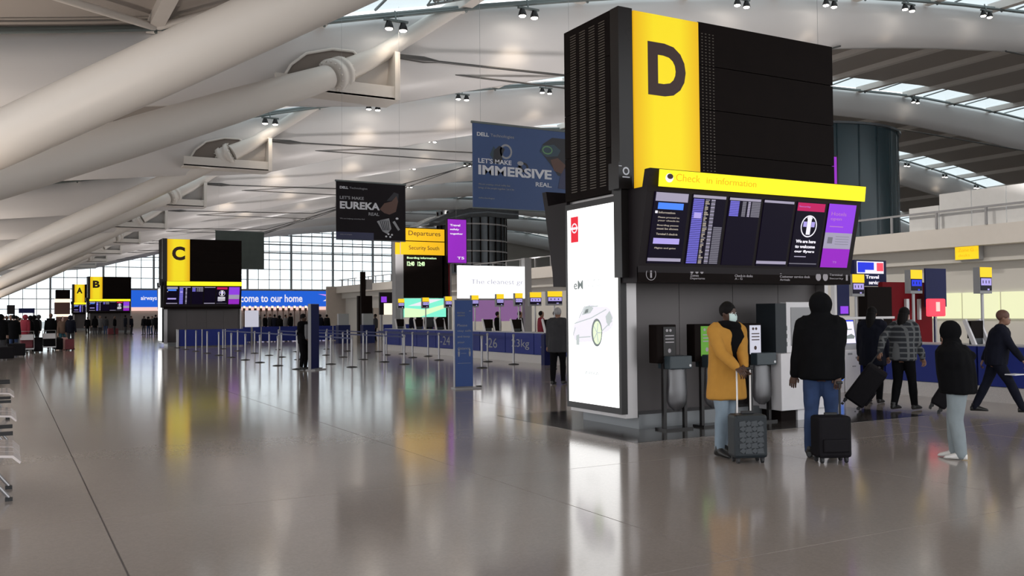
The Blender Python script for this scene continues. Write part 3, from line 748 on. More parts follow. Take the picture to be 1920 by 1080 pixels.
# ------------------------------------------------------------------ departures board
t = T('departures_board', 'dark departures board under a yellow two-line sign, centre of the hall', 'sign', (19.5, 45, 0))
MB().box(17.9, 18.35, 45, 45.5, 0, 5.5).build('post', 'mid_grey', t)
MB().box(20.6, 20.95, 45, 45.5, 0, 6.2).build('post', 'black_matt', t)
MB().box(18.35, 20.72, 45, 45.4, 2.5, 6.25).build('board_body', 'black_matt', t)
y = MB().box(18.33, 20.72, 44.96, 45, 5.55, 6.2).build('upper_sign', 'yellow_soft', t)
F = Fr((18.33, 44.955, 5.55)); q = MB(); text(q, F, 'Departures', .30, .2, w=1.85, h=.32); q.fell(F, .0, .33, .13, .2, 0, .01); q.build('lettering', 'letter_dark', y)
y = MB().box(18.2, 20.72, 44.96, 45, 4.8, 5.5).build('lower_sign', 'yellow_soft', t)
F = Fr((18.2, 44.955, 4.8)); q = MB(); text(q, F, 'Security South', .45, .2, w=1.75, h=.28); q.build('lettering', 'letter_dark', y)
MB().box(17.88, 18.14, 44.95, 45, 4.8, 5.42).build('side_sign', 'yellow_soft', t)
F = Fr((18.35, 44.99, 4.2)); q = MB(); text(q, F, 'Boarding information', .2, .35, w=1.7, h=.14, bold=.02); 
for a_ in (.2, .8): text(q, F, '12:40', a_, .0, w=.42, h=.24, bold=.04)
q.build('board_lettering', 'mint_lit', t)
s = MB().box(18.35, 20.76, 44.9, 45, 1.48, 2.48).build('lower_screen', 'teal_lit', t)
F = Fr((18.35, 44.895, 1.48)); q = MB(); q.fpoly(F, [(0, 0), (.9, 0), (2.4, .5), (2.4, .7), (1.2, .4), (0, .5)], 0, .003, 0); q.fpoly(F, [(.2, .6), (1.4, .95), (2.2, .95), (1, .6)], 0, .003, 1); q.build('screen_picture', ['mint_lit', 'screen_white'], s)

# white screen, "The cleanest gr..."
t = T('video_wall', 'large white lit screen reading The cleanest, behind the queue barrier', 'screen', (24, 46, 0))
MB().box(21.2, 21.62, 46, 46.4, 0, 4.8).build('post', 'mid_grey', t); MB().box(21.42, 21.5, 45.96, 46, 2.4, 4.4).build('trim_strip', 'red_wall', t)
MB().box(26.3, 26.75, 46, 46.4, 0, 4.85).build('post', 'mid_grey', t)
s = MB().box(22.05, 26.3, 46, 46.2, 2.5, 4.34).build('lit_screen', 'white_lit', t)
F = Fr((22.05, 45.99, 2.5)); q = MB(); text(q, F, 'The cleanest gr', .75, .72, w=3.4, h=.36, d=.01, bold=.012, th=.02); q.build('lettering', 'white_dim', s)
MB().box(22.0, 26.3, 46, 46.2, 2.40, 2.5).build('lower_rail', 'mid_grey', t)
MB().box(22.2, 26.2, 46.3, 46.4, 1.2, 2.4).build('back_panel', 'purple_wall', t)

# towers on the mezzanine
t = T('lift_tower', 'dark glazed tower with curved canopy behind the white screen', 'tower', (31, 62, 4.6))
q = MB(); prf = []
for z in (4.6, 9.3): prf.append([Vector((30.8 + 2.75 * math.cos(a), 62 + 2.2 * math.sin(a), z)) for a in [2 * PI * k / 28 for k in range(28)]])
q.loft(prf); q.build('tower_body', 'tower_dark', t)
for z in (5.3, 6.2, 7.0, 8.2):
    q = MB(); q.loft([[Vector((30.8 + (2.75 + .1) * math.cos(a), 62 + (2.2 + .1) * math.sin(a), zz)) for a in [2 * PI * k / 28 for k in range(28)]] for zz in (z, z + .1)]); q.build('ledge', 'mid_grey', t)
for k in range(14):
    a = PI + PI * k / 13; x, y = 30.8 + 2.8 * math.cos(a), 62 + 2.25 * math.sin(a)
    MB().tube((x, y, 4.7), (x, y, 9.2), .05, n=4).build('fin', 'black_matt', t)
q = MB(); prf = []
for x, z in ((26.3, 8.1), (27, 8.5), (28, 8.95), (29.5, 9.35), (31, 9.5), (33.6, 9.4)):
    prf.append([Vector((x, 59.6, z)), Vector((x, 64, z)), Vector((x, 64, max(8.0, z - .25) if x > 27.5 else 8.0)), Vector((x, 59.6, max(8.0, z - .7) if x > 27.5 else 8.0))])
q.loft(prf); q.build('canopy', 'tower_dark', t)
t = T('round_tower', 'dark teal curved glass tower right of the near black block', 'tower', (36, 32, 4.6))
rad = 5.0; a1 = at(1700, 300, X=35); cx, cy = 36.0, a1.y + rad * 1.13 + 1.9
q = MB(); n = 40
q.loft([[Vector((cx + rad * math.cos(2 * PI * k / n), cy + rad * math.sin(2 * PI * k / n), z)) for k in range(n)] for z in (4.6, 10.4)]); q.build('tower_body', 'tower_blue', t)
for k in range(14):
    a = PI * .93 + PI * k / 13 * .95; x, y = cx + (rad + .03) * math.cos(a), cy + (rad + .03) * math.sin(a)
    MB().box(x - .012, x + .012, y - .012, y + .012, 4.6, 10.4).build('glazing_bar', 'tower_blue', t)
q = MB(); q.loft([[Vector((cx + (rad + .15) * math.cos(2 * PI * k / n), cy + (rad + .15) * math.sin(2 * PI * k / n), z)) for k in range(n)] for z in (10.4, 10.5)]); q.build('tower_rim', 'tower_dark', t)

ORD = ['first', 'second', 'third', 'fourth', 'fifth', 'sixth', 'seventh', 'eighth', 'ninth', 'tenth', 'eleventh', 'twelfth']
# ------------------------------------------------------------------ far blue banner wall and desks
t = T('airline_banner', 'long blue lit banner reading Welcome to our home below the glass wall', 'banner', (33, 150, 3.1))
q = MB(); q.box(16.4, 49.9, 150, 150.5, 3.1, 5.7); f = q.build('lit_face', 'home_blue', t)
F = Fr((16.4, 149.98, 3.1)); q = MB()
xe = at(567, 560, Y=150).x - 16.4; text(q, F, 'Welcome to our home', xe - 12.5, .75, w=12.5, h=1.25, bold=.02)
text(q, F, 'airways', at(264, 560, Y=150).x - 16.4, .9, w=2.3, h=.8, bold=.02)
q.fpoly(F, [(30.2, .9), (31.2, 1.5), (33.2, 1.7), (33.2, 1.3), (31.5, 1.0)], 0, .02, 0); q.fpoly(F, [(29.4, 2.1), (31.4, 1.6), (32.6, 1.9), (31, 2.0)], 0, .02, 1)
q.build('lettering', ['screen_white', 'ribbon_pink'], f)
MB().box(16.4, 49.9, 150, 150.4, 5.7, 6.0).build('top_rail', 'mid_grey', t)
MB().box(16.4, 49.9, 150.1, 150.4, 2.55, 3.1).build('lower_fascia', 'pink_lit', t)
o = MB().box(16.4, 72, 150.5, 151.2, 0, 5.9).build('wall_back', 'wall_beige'); o['kind'] = 'structure'
o = MB().box(50, 75, 140, 140.4, 0, 6.4).build('wall_end', 'wall_cream'); o['kind'] = 'structure'

o = MB().box(71, 112, 151.6, 152, 0, 18).build('wall_closing', 'wall_cream'); o['kind'] = 'structure'
def monitor(x, y, z0, z1, w_, label, blue=False, lamp=False, grp='yellow-topped desk monitors'):
    t = T('desk_monitor', label, 'monitor', (x, y, 0), grp)
    zt = z1 - (z1 - z0) * .38
    MB().tube((x + .05, y + .12, 0), (x + .05, y + .12, z0 + .1), .03, n=8).build('pole', 'post_steel', t)
    c = MB().box(x - w_ / 2, x + w_ / 2, y, y + .14, z0, z1).build('casing', 'mid_grey', t)
    F = Fr((x - w_ / 2, y - .001, z0))
    q = MB(); q.fbox(F, .01, w_ - .01, zt - z0, z1 - z0, 0, .012, 0); q.fbox(F, .015, w_ - .015, .06, zt - z0, 0, .008, 1)
    q.fbox(F, .03, w_ - .03, (zt - z0) * .5, (zt - z0) * .93, .008, .010, 2)
    for k in range(3): q.fbox(F, w_ * (.2 + .25 * k), w_ * (.26 + .25 * k), (zt - z0) * .62, (zt - z0) * .8, .010, .011, 1)
    q.fbox(F, w_ * .6, w_ * .75, (zt - z0) * .2, (zt - z0) * .3, .008, .010, 2)
    q.build('screen', ['yellow_lit', 'screen_navy', 'deep_blue' if blue else 'lilac'], t)
monitor(16.98, 14.4, 1.95, 2.45, .40, 'yellow-topped monitor on pole just right of the near pillar')
monitor(16.98, 12.88, 1.98, 2.48, .38, 'yellow-topped monitor with bright blue screen before the red wall', True)
monitor(16.98, 11.3, 1.94, 2.46, .38, 'yellow-topped monitor on tall pole at the right edge of the picture')
for i, (yy, w_) in enumerate(((27.6, .62), (28.95, .5), (30.2, .34), (31.7, .34), (33.9, .34), (36.5, .34), (39, .34), (42, .34))):
    monitor(17, yy, 1.9, 2.4, w_, 'small yellow-topped desk monitor, %s from the near pillar along the counter' % ('first', 'second', 'third', 'fourth', 'fifth', 'sixth', 'seventh', 'eighth')[i])
for i in range(12):
    x = at(458 + i * 10.5, 590, Y=100).x
    o = MB().box(x - .12, x + .12, 100, 100.2, 2.1, 2.7).box(x - .12, x + .12, 99.98, 100, 2.45, 2.7, 1).tube((x, 100.1, 0), (x, 100.1, 2.1), .05, n=5).build('desk_monitor', ['brown', 'warm_lit']); tag(o, 'tiny warm-lit desk monitor, %s from the left below the blue home banner' % ORD[i], 'monitor', 'far desk monitors below the blue banner')

# wall signs right
a = at(1818, 462, X=30.5)
t = T('wall_sign', 'small yellow lit sign high on the right wall', 'sign', (30.4, a.y, 3.4))
MB().box(30.3, 30.55, a.y - .5, a.y + .45, 3.42, 3.95).build('casing', 'mid_grey', t)
MB().box(30.28, 30.3, a.y - .48, a.y + .43, 3.44, 3.93).build('lit_face', 'yellow_lit', t)
F = Fr((30.279, a.y + .4, 3.44), (0, -1, 0)); q = MB(); text(q, F, 'Zone G', .1, .28, w=.6, h=.12); text(q, F, 'desks', .1, .1, w=.45, h=.1); q.build('lettering', 'yellow_soft', t)
A_, B_ = at(1602, 487, Y=18.4), at(1662, 527, Y=18.4)
MB().box(A_.x + .3, A_.x + .36, 18.56, 18.62, 0, A_.z).build('sign_post', 'mid_grey', None)
D.objects['sign_post']['label'] = 'grey post carrying the navy sign with flag squares'; D.objects['sign_post']['category'] = 'post'
t = T('airline_sign', 'navy sign with bright blue and red flag squares right of the screens', 'sign', (A_.x, 18.4, B_.z))
MB().box(A_.x, B_.x, 18.4, 18.55, B_.z - .15, A_.z).build('panel', 'navy', t)
F = Fr((A_.x, 18.39, B_.z - .15)); W = B_.x - A_.x; H = A_.z - B_.z + .15; q = MB()
q.fbox(F, .06 * W, .90 * W, .48 * H, .95 * H, 0, .01, 1); q.fbox(F, .08 * W, .58 * W, .52 * H, .91 * H, .01, .02, 0); q.fbox(F, .68 * W, .88 * W, .58 * H, .90 * H, .01, .02, 2)
q.fbox(F, .30 * W, .62 * W, .48 * H, .62 * H, .02, .03, 1)
text(q, F, 'Travel', .32 * W, .28 * H, w=.42 * W, h=.14 * H, d=.01, mi=1, bold=.03); text(q, F, 'service', .42 * W, .06 * H, w=.34 * W, h=.14 * H, d=.01, mi=1, bold=.03)
q.build('sign_print', ['deep_blue', 'screen_white', 'red_lit'], t)
A_, B_ = at(1650, 522, Y=17.6), at(1748, 600, Y=17.6)
o = MB().box(A_.x + .1, B_.x, 17.6, 17.75, .0, A_.z - .1).build('partition', 'red_wall'); tag(o, 'dark red partition wall behind the desks on the right', 'partition')
o = MB().box(A_.x - .9, A_.x + .1, 17.3, 17.6, .9, A_.z - .25).build('screen_back', 'black_matt'); tag(o, 'black display back left of the dark red partition', 'display')
A_, B_ = at(1735, 503, Y=17.2), at(1775, 575, Y=17.2)
o = MB().box(A_.x, B_.x, 17.2, 17.25, B_.z, A_.z).tube(((A_.x + B_.x) / 2, 17.28, 0), ((A_.x + B_.x) / 2, 17.28, A_.z), .02, n=6).build('roller_banner', 'navy'); tag(o, 'dark blue hanging panel right of the red partition', 'banner')
A_, B_ = at(1742, 560, Y=14.2), at(1774, 593, Y=14.2)
t = T('exit_light', 'glowing red square sign above the plaid jacket', 'sign', (A_.x, 14.2, B_.z))
MB().box(A_.x, B_.x, 14.2, 14.3, B_.z, A_.z).build('box', 'red_lit', t, bevel=.03)
MB().box((A_.x + B_.x) / 2 - .06, (A_.x + B_.x) / 2 + .06, 14.18, 14.2, B_.z + .12, A_.z - .08).build('lit_mark', 'pink_lit', t)
MB().tube(((A_.x + B_.x) / 2, 14.25, 0), ((A_.x + B_.x) / 2, 14.25, B_.z), .02, n=6).build('pole', 'post_steel', t)
for i, (px_, w_) in enumerate(((1700, .12), (1724, .08))):
    a = at(px_, 580, Y=17.5); o = MB().box(a.x, a.x + w_, 17.5, 17.58, a.z - .3, a.z + .3).build('notice', 'paper'); tag(o, ('wide', 'narrow')[i] + ' white notice on the dark red partition', 'notice')

# ------------------------------------------------------------------ check-in counter along the hall
t = T('check_in_counter', 'long blue-fronted check-in counter with pale granite base along the right side', 'counter', (15.5, 24, 0))
CX = 15.1
for j in range(16):
    y0 = 8.3 + 1.95 * j
    MB().box(CX + .02, CX + .8, y0, y0 + 1.95, 0, .27).build('plinth', 'granite_light', t)
    p = MB().box(CX, CX + .06, y0 + .02, y0 + 1.93, .28, .97).build('front_panel', 'blue_panel', t)
    s = {5: 'T5', 8: '-26', 9: '23kg', 10: '-26', 11: 'kg', 12: '-24'}.get(j)
    if s:
        F = Fr((CX - .004, y0 + 1.5, .42), (0, -1, 0)); q = MB(); text(q, F, s, 0, 0, w=.30 * len(s), h=.34, bold=.0); q.build('panel_print', 'print_grey', p)
MB().box(CX + .06, CX + .85, 8.3, 39.5, .95, .99).build('counter_top', 'desk_grey', t)
MB().box(CX + .1, CX + .8, 8.4, 39.4, .27, .95).build('counter_body', 'mid_grey', t)
def terminal(x, y, label):
    t = T('desk_terminal', label, 'terminal', (x, y, .99), 'slanted desk terminals on the counter')
    MB().prism_x([(y, .99), (y + .08, .99), (y + .26, 1.42), (y + .20, 1.45)], x, x + .05).prism_x([(y, .99), (y + .08, .99), (y + .26, 1.42), (y + .20, 1.45)], x + .4, x + .45).build('stand', 'kiosk_white', t)
    MB().box(x + .05, x + .40, y + .12, y + .2, 1.1, 1.42).build('monitor_back', 'black_matt', t)
    MB().box(x + .10, x + .35, y + .10, y + .2, .99, 1.1).build('keyboard_shelf', 'case_dark', t)
ords = ['first', 'second', 'third', 'fourth', 'fifth', 'sixth', 'seventh', 'eighth', 'ninth', 'tenth', 'eleventh', 'twelfth', 'thirteenth', 'fourteenth']
for j in range(14): terminal(15.3, 10.4 + 2.15 * j, 'white slanted desk terminal, %s from the camera end of the counter' % ords[j])
# self-service bag kiosk
t = T('bag_drop_kiosk', 'white self-service bag drop kiosk with small bright screen, right of the man in black', 'kiosk', (14.85, 12.85, 0))
F = Fr((14.62, 12.75, 0))
MB().fbox(F, 0, .44, 0, .84, -.35, 0).build('body', 'kiosk_white', t, bevel=.02)
MB().fbox(F, .06, .38, .84, .96, -.3, -.05).build('neck', 'desk_grey', t)
MB().fbox(Fr((14.62, 12.80, .94), (1, 0, 0), (0, .15, 1)), .04, .40, 0, .5, -.06, 0).build('screen_casing', 'blue_panel', t)
G = Fr((14.62, 12.795, .94), (1, 0, 0), (0, .15, 1)); q = MB(); q.fbox(G, .07, .37, .03, .47, .0, .006, 0); q.fpoly(G, [(.11, .12), (.33, .12), (.36, .17), (.27, .22), (.13, .18)], .006, .008, 1); q.fbox(G, .12, .3, .3, .32, .006, .008, 1); q.fbox(G, .07, .37, .47, .5, 0, .006, 2)
q.build('screen', ['screen_white', 'dark_print', 'deep_blue'], t)
q = MB(); q.fbox(F, .08, .2, .74, .78, 0, .006); q.fbox(F, .2, .3, .5, .52, 0, .006); q.fbox(F, .3, .36, .66, .70, 0, .006); q.build('slot', 'mid_grey', t)
s = MB().fbox(F, -.16, -.02, .0, .78, -.3, -.02).build('side_panel', 'kiosk_white', t); q = MB()
for k in range(3): q.fpoly(F, [(-.14, .5 - .13 * k), (-.04, .5 - .13 * k), (-.04, .56 - .13 * k), (-.09, .62 - .13 * k), (-.14, .56 - .13 * k)], -.02, -.015)
q.build('panel_print', 'screen_blue', s)
q = MB(); q.fring(F, .46, .5, .10, .16, .015, -.2, -.18); q.build('hose_loop', 'kiosk_white', t)
# partition behind the first desk
t = T('display_rack', 'steel framed rack of small violet screens behind the near pillar', 'rack', (15.6, 14.6, 0))
a = at(1568, 560, Y=13.6); b_ = at(1590, 560, Y=13.6)
MB().box(a.x - .05, a.x + .02, 13.6, 13.7, .99, 2.3).build('frame_post', 'stainless', t)
MB().box(a.x, a.x + 1.9, 13.66, 13.7, 1.44, 1.49).build('shelf', 'stainless', t)
s = MB().box(a.x + .06, a.x + .42, 13.62, 13.7, 1.52, 2.25).build('screen_panel', 'navy', t)
MB().box(a.x + .14, a.x + .36, 13.60, 13.62, 1.56, 1.72).build('lit_screen', 'violet', s)

# ------------------------------------------------------------------ queue barriers
proto = {}
def stanchion(x, y, label, belt=None, blen=2.3):
    key = (belt, round(blen, 1))
    if key not in proto:
        t = T('queue_post', label, 'barrier post', (x, y, 0), 'steel queue barrier posts')
        MB().ell([(x, y, 0, .17, .17), (x, y, .015, .17, .17), (x, y, .035, .05, .05)], 16).build('base', 'rubber', t)
        MB().tube((x, y, .03), (x, y, .93), .032, n=10).build('pole', 'post_steel', t)
        MB().ell([(x, y, .88, .04, .04), (x, y, .95, .04, .04), (x, y, .97, .025, .025)], 10).build('belt_head', 'mid_grey', t)
        if belt == 'y': MB().box(x - .003, x + .003, y, y + blen, .87, .92).build('belt', 'belt_blue', t)
        if belt == 'x': MB().box(x, x + blen, y - .003, y + .003, .87, .92).build('belt', 'belt_blue', t)
        proto[key] = t
    else: t = dup(proto[key], (x, y, 0), None, label)
    return t
rown = {7.7: 'leftmost row of posts', 9.4: 'second row of posts from the left', 11.35: 'third row of posts from the left', 13.4: 'fourth row of posts from the left', 15.05: 'row before the blue counter'}
for X_, ys in ((7.7, [27.3, 29.6, 32.0, 34.2, 36.6, 39.0, 41.5, 44.2, 47, 49.6]), (9.4, [27.3, 29.4, 31.45, 33.2, 35.6, 37.5, 40.0, 43.3, 46.6]),
               (11.35, [27.8, 29.6, 31.7, 34.0, 36.1, 40.4, 43.5]), (13.4, [27.8, 29.6, 32, 34.7, 37, 39.5, 42.5, 46]), (14.3, [27.6, 29.9, 32.6, 35.2, 38])):
    for i, y in enumerate(ys):
        lab = 'steel queue post, %s from the camera in the %s' % (ords[i], {14.3: 'row beside the blue counter'}.get(X_, rown.get(X_)))
        nxt = ys[i + 1] - y if i + 1 < len(ys) else 0
        stanchion(X_, y, lab, 'y' if nxt and X_ > 9 else None, round(nxt, 1))
for i, (x, y) in enumerate(((12.5, 24.5), (13.9, 22.8), (14.2, 25.6))):
    stanchion(x, y, 'steel queue post near the blue totem, %s from the near pillar' % ('second', 'nearest', 'third')[i])
def barrier(x0, x1, y, z0, z1, label):
    t = T('barrier_screen', label, 'barrier', ((x0 + x1) / 2, y, 0))
    n = max(1, round((x1 - x0) / 1.1)); w_ = (x1 - x0) / n
    for i in range(n):
        MB().box(x0 + i * w_ + .03, x0 + (i + 1) * w_ - .03, y, y + .02, z0, z1).build('panel', 'blue_panel', t)
        MB().tube((x0 + i * w_, y - .03, 0), (x0 + i * w_, y - .03, z1), .035, n=8).build('post', 'post_steel', t)
barrier(7.9, 11.5, 50.5, .06, .93, 'dark blue barrier screen in front of the C pillar, left section')
barrier(11.5, 19.5, 57, .05, .95, 'dark blue barrier screen right of the C pillar base')
barrier(21, 25, 55, .0, 1.0, 'dark blue barrier screen before the right-hand kiosks in the far queue')
def kiosk(x, y, label, h_=1.7):
    t = T('check_in_kiosk', label, 'kiosk', (x, y, 0), 'dark check-in kiosks past the queue')
    MB().box(x, x + .7, y, y + .5, 0, 1.05).build('cabinet', 'navy', t); MB().box(x + .05, x + .65, y + .1, y + .4, 1.05, h_).build('screen_head', 'mid_grey', t)
kiosk(17.9, 50, 'dark kiosk standing left of the departures board post')
kiosk(16.6, 50.5, 'dark kiosk second to the left of the departures board post')
o = MB().box(12.6, 13.4, 56, 56.1, .95, 1.95).box(12.95, 13.05, 56, 56.1, 0, .95, 1).build('notice_board', ['white_dim', 'mid_grey']); tag(o, 'white notice board on a post right of the C pillar', 'notice')
o = MB().box(14.75, 15.0, 24.6, 24.8, 0, .95).ell([(14.87, 24.7, .95, .13, .13), (14.87, 24.7, 1.0, .05, .05)], 12).build('waste_bin', 'navy'); tag(o, 'slim navy bin post in front of the counter panels', 'bin')
a = at(675, 640, Z=0)
t = T('sign_mast', 'tall dark post with a box standing behind the queue', 'post', (a.x, a.y, 0))
MB().box(24.2, 24.55, 68, 68.3, 0, 5.0).build('mast', 'black_matt', t); MB().box(24.6, 25.1, 68, 68.3, 3.6, 4.4).build('box', 'mid_grey', t)
a = at(655, 548, Y=100); b_ = at(668, 561, Y=100)
o = MB().box(a.x, b_.x, 100, 100.3, b_.z, a.z).box((a.x + b_.x) / 2 - .1, (a.x + b_.x) / 2 + .1, 100.1, 100.3, 0, b_.z, 1).build('wayfinding_sign', ['yellow_soft', 'mid_grey']); tag(o, 'small far yellow sign right of the blue home banner', 'sign')
for i, (xa, xb) in enumerate(((672, 698), (700, 712))):
    a = at(xa, 560, Y=72); b_ = at(xb, 560, Y=72)
    o = MB().box(a.x, b_.x, 72, 72.4, .0, 3.2 - i).build('shop_unit', ['black_matt', 'wall_beige'][i]); tag(o, ('dark doorway unit', 'beige unit')[i] + ' under the mezzanine left of the departures board', 'unit')
a = at(712, 548, Y=60); b_ = at(740, 590, Y=60)
t = T('wall_display', 'dark violet display with warm light left of the departures board', 'display', (a.x, 60, b_.z))
MB().box(a.x, b_.x, 60, 60.2, b_.z, a.z).build('casing', 'sign_housing', t); MB().box(a.x + .3, b_.x - .1, 59.98, 60, b_.z, b_.z + .8).build('lit_face', 'warm_lit', t); MB().box(a.x + .1, a.x + .5, 59.97, 60, a.z - .7, a.z - .3).build('lit_mark', 'violet', t)
MB().box(a.x + .1, a.x + .2, 60, 60.2, 0, b_.z).build('leg', 'mid_grey', t)

# far left: brown shop kiosk, sign boards
t = T('shop_kiosk', 'brown kiosk with warm lit bands left of the A pillar', 'kiosk', (4.85, 100, 0))
MB().box(4.15, 5.5, 100, 101.5, 1.95, 3.1).build('upper_wall', 'brown', t); MB().box(4.15, 5.5, 100, 101.5, 3.1, 3.45).build('light_band', 'warm_lit', t)
MB().box(4.25, 5.5, 100, 101.5, 3.45, 4.35).build('sign_fascia', 'black_matt', t); MB().box(4.3, 5.4, 100.2, 101.5, 0, 1.7).build('counter', 'brown', t); MB().box(4.3, 5.4, 100.1, 101.5, 1.7, 1.95).build('light_band', 'warm_lit', t)
for i, (xa, ya, xb, yb, lab) in enumerate(((13, 572, 28, 589, 'square dark sign board at far left above the crowd'), (35, 578, 65, 587, 'wide blue-grey sign board above the crowd at far left'))):
    a = at(xa, ya, Y=60); b_ = at(xb, yb, Y=60)
    t = T('sign_board', lab, 'sign', ((a.x + b_.x) / 2, 60, 0)); MB().box(a.x, b_.x, 60, 60.1, b_.z, a.z).build('board', 'navy' if i else 'sign_housing', t)
    MB().tube((b_.x - .05, 60.1, 0), (b_.x - .05, 60.1, b_.z), .05, n=6).build('pole', 'post_steel', t)

# ------------------------------------------------------------------ benches at the left edge
for i, y0 in enumerate((8.95, 12.6, 16.4)):
    t = T('beam_bench', ('nearest', 'second', 'third')[i] + ' perforated steel bench at the left edge', 'bench', (-.2, y0, 0), 'steel benches at the left edge')
    n = 2
    MB().box(-.30, -.22, y0, y0 + 1.3, .32, .38).build('beam', 'rubber', t)
    for k in range(n):
        yy = y0 + .02 + k * .62
        q = MB(); prof_ = [(-.55, .47), (-.3, .43), (-.05, .45), (.06, .44), (.12, .38), (.11, .365), (.05, .42), (-.05, .43), (-.3, .41), (-.55, .45)]
        vs = [(x, yy, z) for x, z in prof_] + [(x, yy + .26, z) for x, z in prof_]
        nn = len(prof_)
        for off in (0, .29):
            q.add([(x, y + off, z) for x, y, z in vs], [tuple(range(nn)), tuple(range(nn, 2 * nn))[::-1]] + [(a, (a + 1) % nn, (a + 1) % nn + nn, a + nn) for a in range(nn)])
        s = q.build('seat', 'bench_steel', t)
        q = MB()
        for a in range(5):
            for b in range(8): q.box(-.28 + a * .07, -.255 + a * .07, yy + .03 + b * .065, yy + .05 + b * .065, .452, .4535)
        q.build('perforation', 'mid_grey', s, kind='stuff')
        q = MB(); q.add([(-.56, yy, .45), (-.72, yy, .85), (-.72, yy + .55, .85), (-.56, yy + .55, .45), (-.58, yy, .45), (-.74, yy, .85), (-.74, yy + .55, .85), (-.58, yy + .55, .45)], [(0, 1, 2, 3), (4, 7, 6, 5), (0, 4, 5, 1), (1, 5, 6, 2), (2, 6, 7, 3), (3, 7, 4, 0)]); q.build('backrest', 'bench_steel', t)
        MB().box(-.5, .06, yy + .56, yy + .60, .55, .585).box(-.5, -.46, yy + .56, yy + .6, .38, .55).build('armrest', 'rubber', t)
    for yy in (y0 + .35, y0 + 1.0):
        MB().path([((-.26, yy, .34), .02), ((-.1, yy, .2), .018), ((.03, yy, .03), .016)], 8).path([((-.26, yy, .34), .02), ((-.45, yy, .2), .018), ((-.6, yy, .03), .016)], 8).build('leg', 'post_steel', t)
        MB().box(0, .06, yy - .025, yy + .025, 0, .03).box(-.63, -.57, yy - .025, yy + .025, 0, .03).build('foot', 'rubber', t)

# ------------------------------------------------------------------ floodlights
LAMPS = [(29, [11.3, 16.4, 26.65, 31.85, 37.1, 43, 49]), (46, [11.4, 16.8, 22.0, 27.4, 33, 60]), (63, [16.5, 22, 27.7, 33, 81, 87, 92.3]), (80, [16.5, 22, 27.7, 33.2, 39]), (97, [22, 28, 34, 40]), (114, [22, 28, 34, 40]), (12, [14, 20])]
lproto = None; seq = 0
for Y, xs in LAMPS:
    for i, x in enumerate(xs):
        loc = Vector((x, Y - .75, R(x) - .35)); lab = 'pair of roof floodlights, %s from the left under the %s skylight' % (ords[i], {12: 'overhead', 29: 'nearest', 46: 'second', 63: 'third', 80: 'fourth', 97: 'fifth', 114: 'sixth'}[Y])
        if lproto is None:
            t = lproto = T('floodlight_pair', lab, 'lamp', loc, 'roof floodlight pairs')
            MB().box(x - .42, x + .42, loc.y - .06, loc.y + .06, loc.z + .1, loc.z + .17).tube((x, loc.y, loc.z + .15), (x, loc.y + .1, loc.z + .5), .03, n=6).build('bracket', 'rail_grey', t)
            for dx in (-.25, .25):
                MB().ell([(x + dx, loc.y, loc.z - .16, .16, .16), (x + dx, loc.y, loc.z - .05, .14, .14), (x + dx, loc.y, loc.z + .1, .08, .08)], 14).build('lamp_head', 'black_gloss', t)
                MB().ell([(x + dx, loc.y, loc.z - .19, .10, .10), (x + dx, loc.y, loc.z - .16, .13, .13)], 14).build('lens', 'lamp_lens', t)
        else: dup(lproto, loc, None, lab)
        if Y <= 97:
            ld = D.lights.new('flood', 'SPOT'); ld.energy = LAMP_W * (.3 if x < 12 else 1); ld.color = (1, .80, .60); ld.spot_size = 1.5; ld.spot_blend = 1; ld.shadow_soft_size = .12
            lo = D.objects.new('flood', ld); C.objects.link(lo); lo.location = loc + Vector((0, -.25, -.3)); lo.rotation_euler = (.42, 0, 0)

# ================================================================== PEOPLE
def ik(a, b, l1, l2, pole):
    a, b = Vector(a), Vector(b); d = b - a; L = min(d.length, (l1 + l2) * .999); u = d.normalized()
    x = (l1 * l1 - l2 * l2 + L * L) / (2 * L); h = math.sqrt(max(0, l1 * l1 - x * x))
    p = Vector(pole); p = (p - u * p.dot(u)).normalized()
    return a + u * x + p * h, a + u * L
def remesh(q, voxel, mats, name, seed=0, fold=0, smooth=3):
    me = q.mesh(name, mats); ob = D.objects.new(name, me); C.objects.link(ob)
    r = ob.modifiers.new('r', 'REMESH'); r.mode = 'VOXEL'; r.voxel_size = voxel; r.use_smooth_shade = True
    s = ob.modifiers.new('s', 'SMOOTH'); s.factor = .6; s.iterations = smooth
    dg = bpy.context.evaluated_depsgraph_get(); m2 = D.meshes.new_from_object(ob.evaluated_get(dg)); D.objects.remove(ob); D.meshes.remove(me)
    if fold:
        for v in m2.vertices:
            c = v.co; n_ = noise.noise(Vector((c.x * 9 + seed, c.y * 9, c.z * 4))) + .5 * noise.noise(Vector((c.x * 22, c.y * 22 + seed, c.z * 9)))
            v.co = c + v.normal * n_ * fold
    m2.name = name; return m2
def cap(q, pts, n=12, mi=0):
    """tapered limb with rounded ends"""
    P = [Vector(p) for p, r in pts]; q.path([(p, r) for p, r in pts], n, mi)
    for p, r in pts: q.sph(p, r * 1.0, mi, 6)
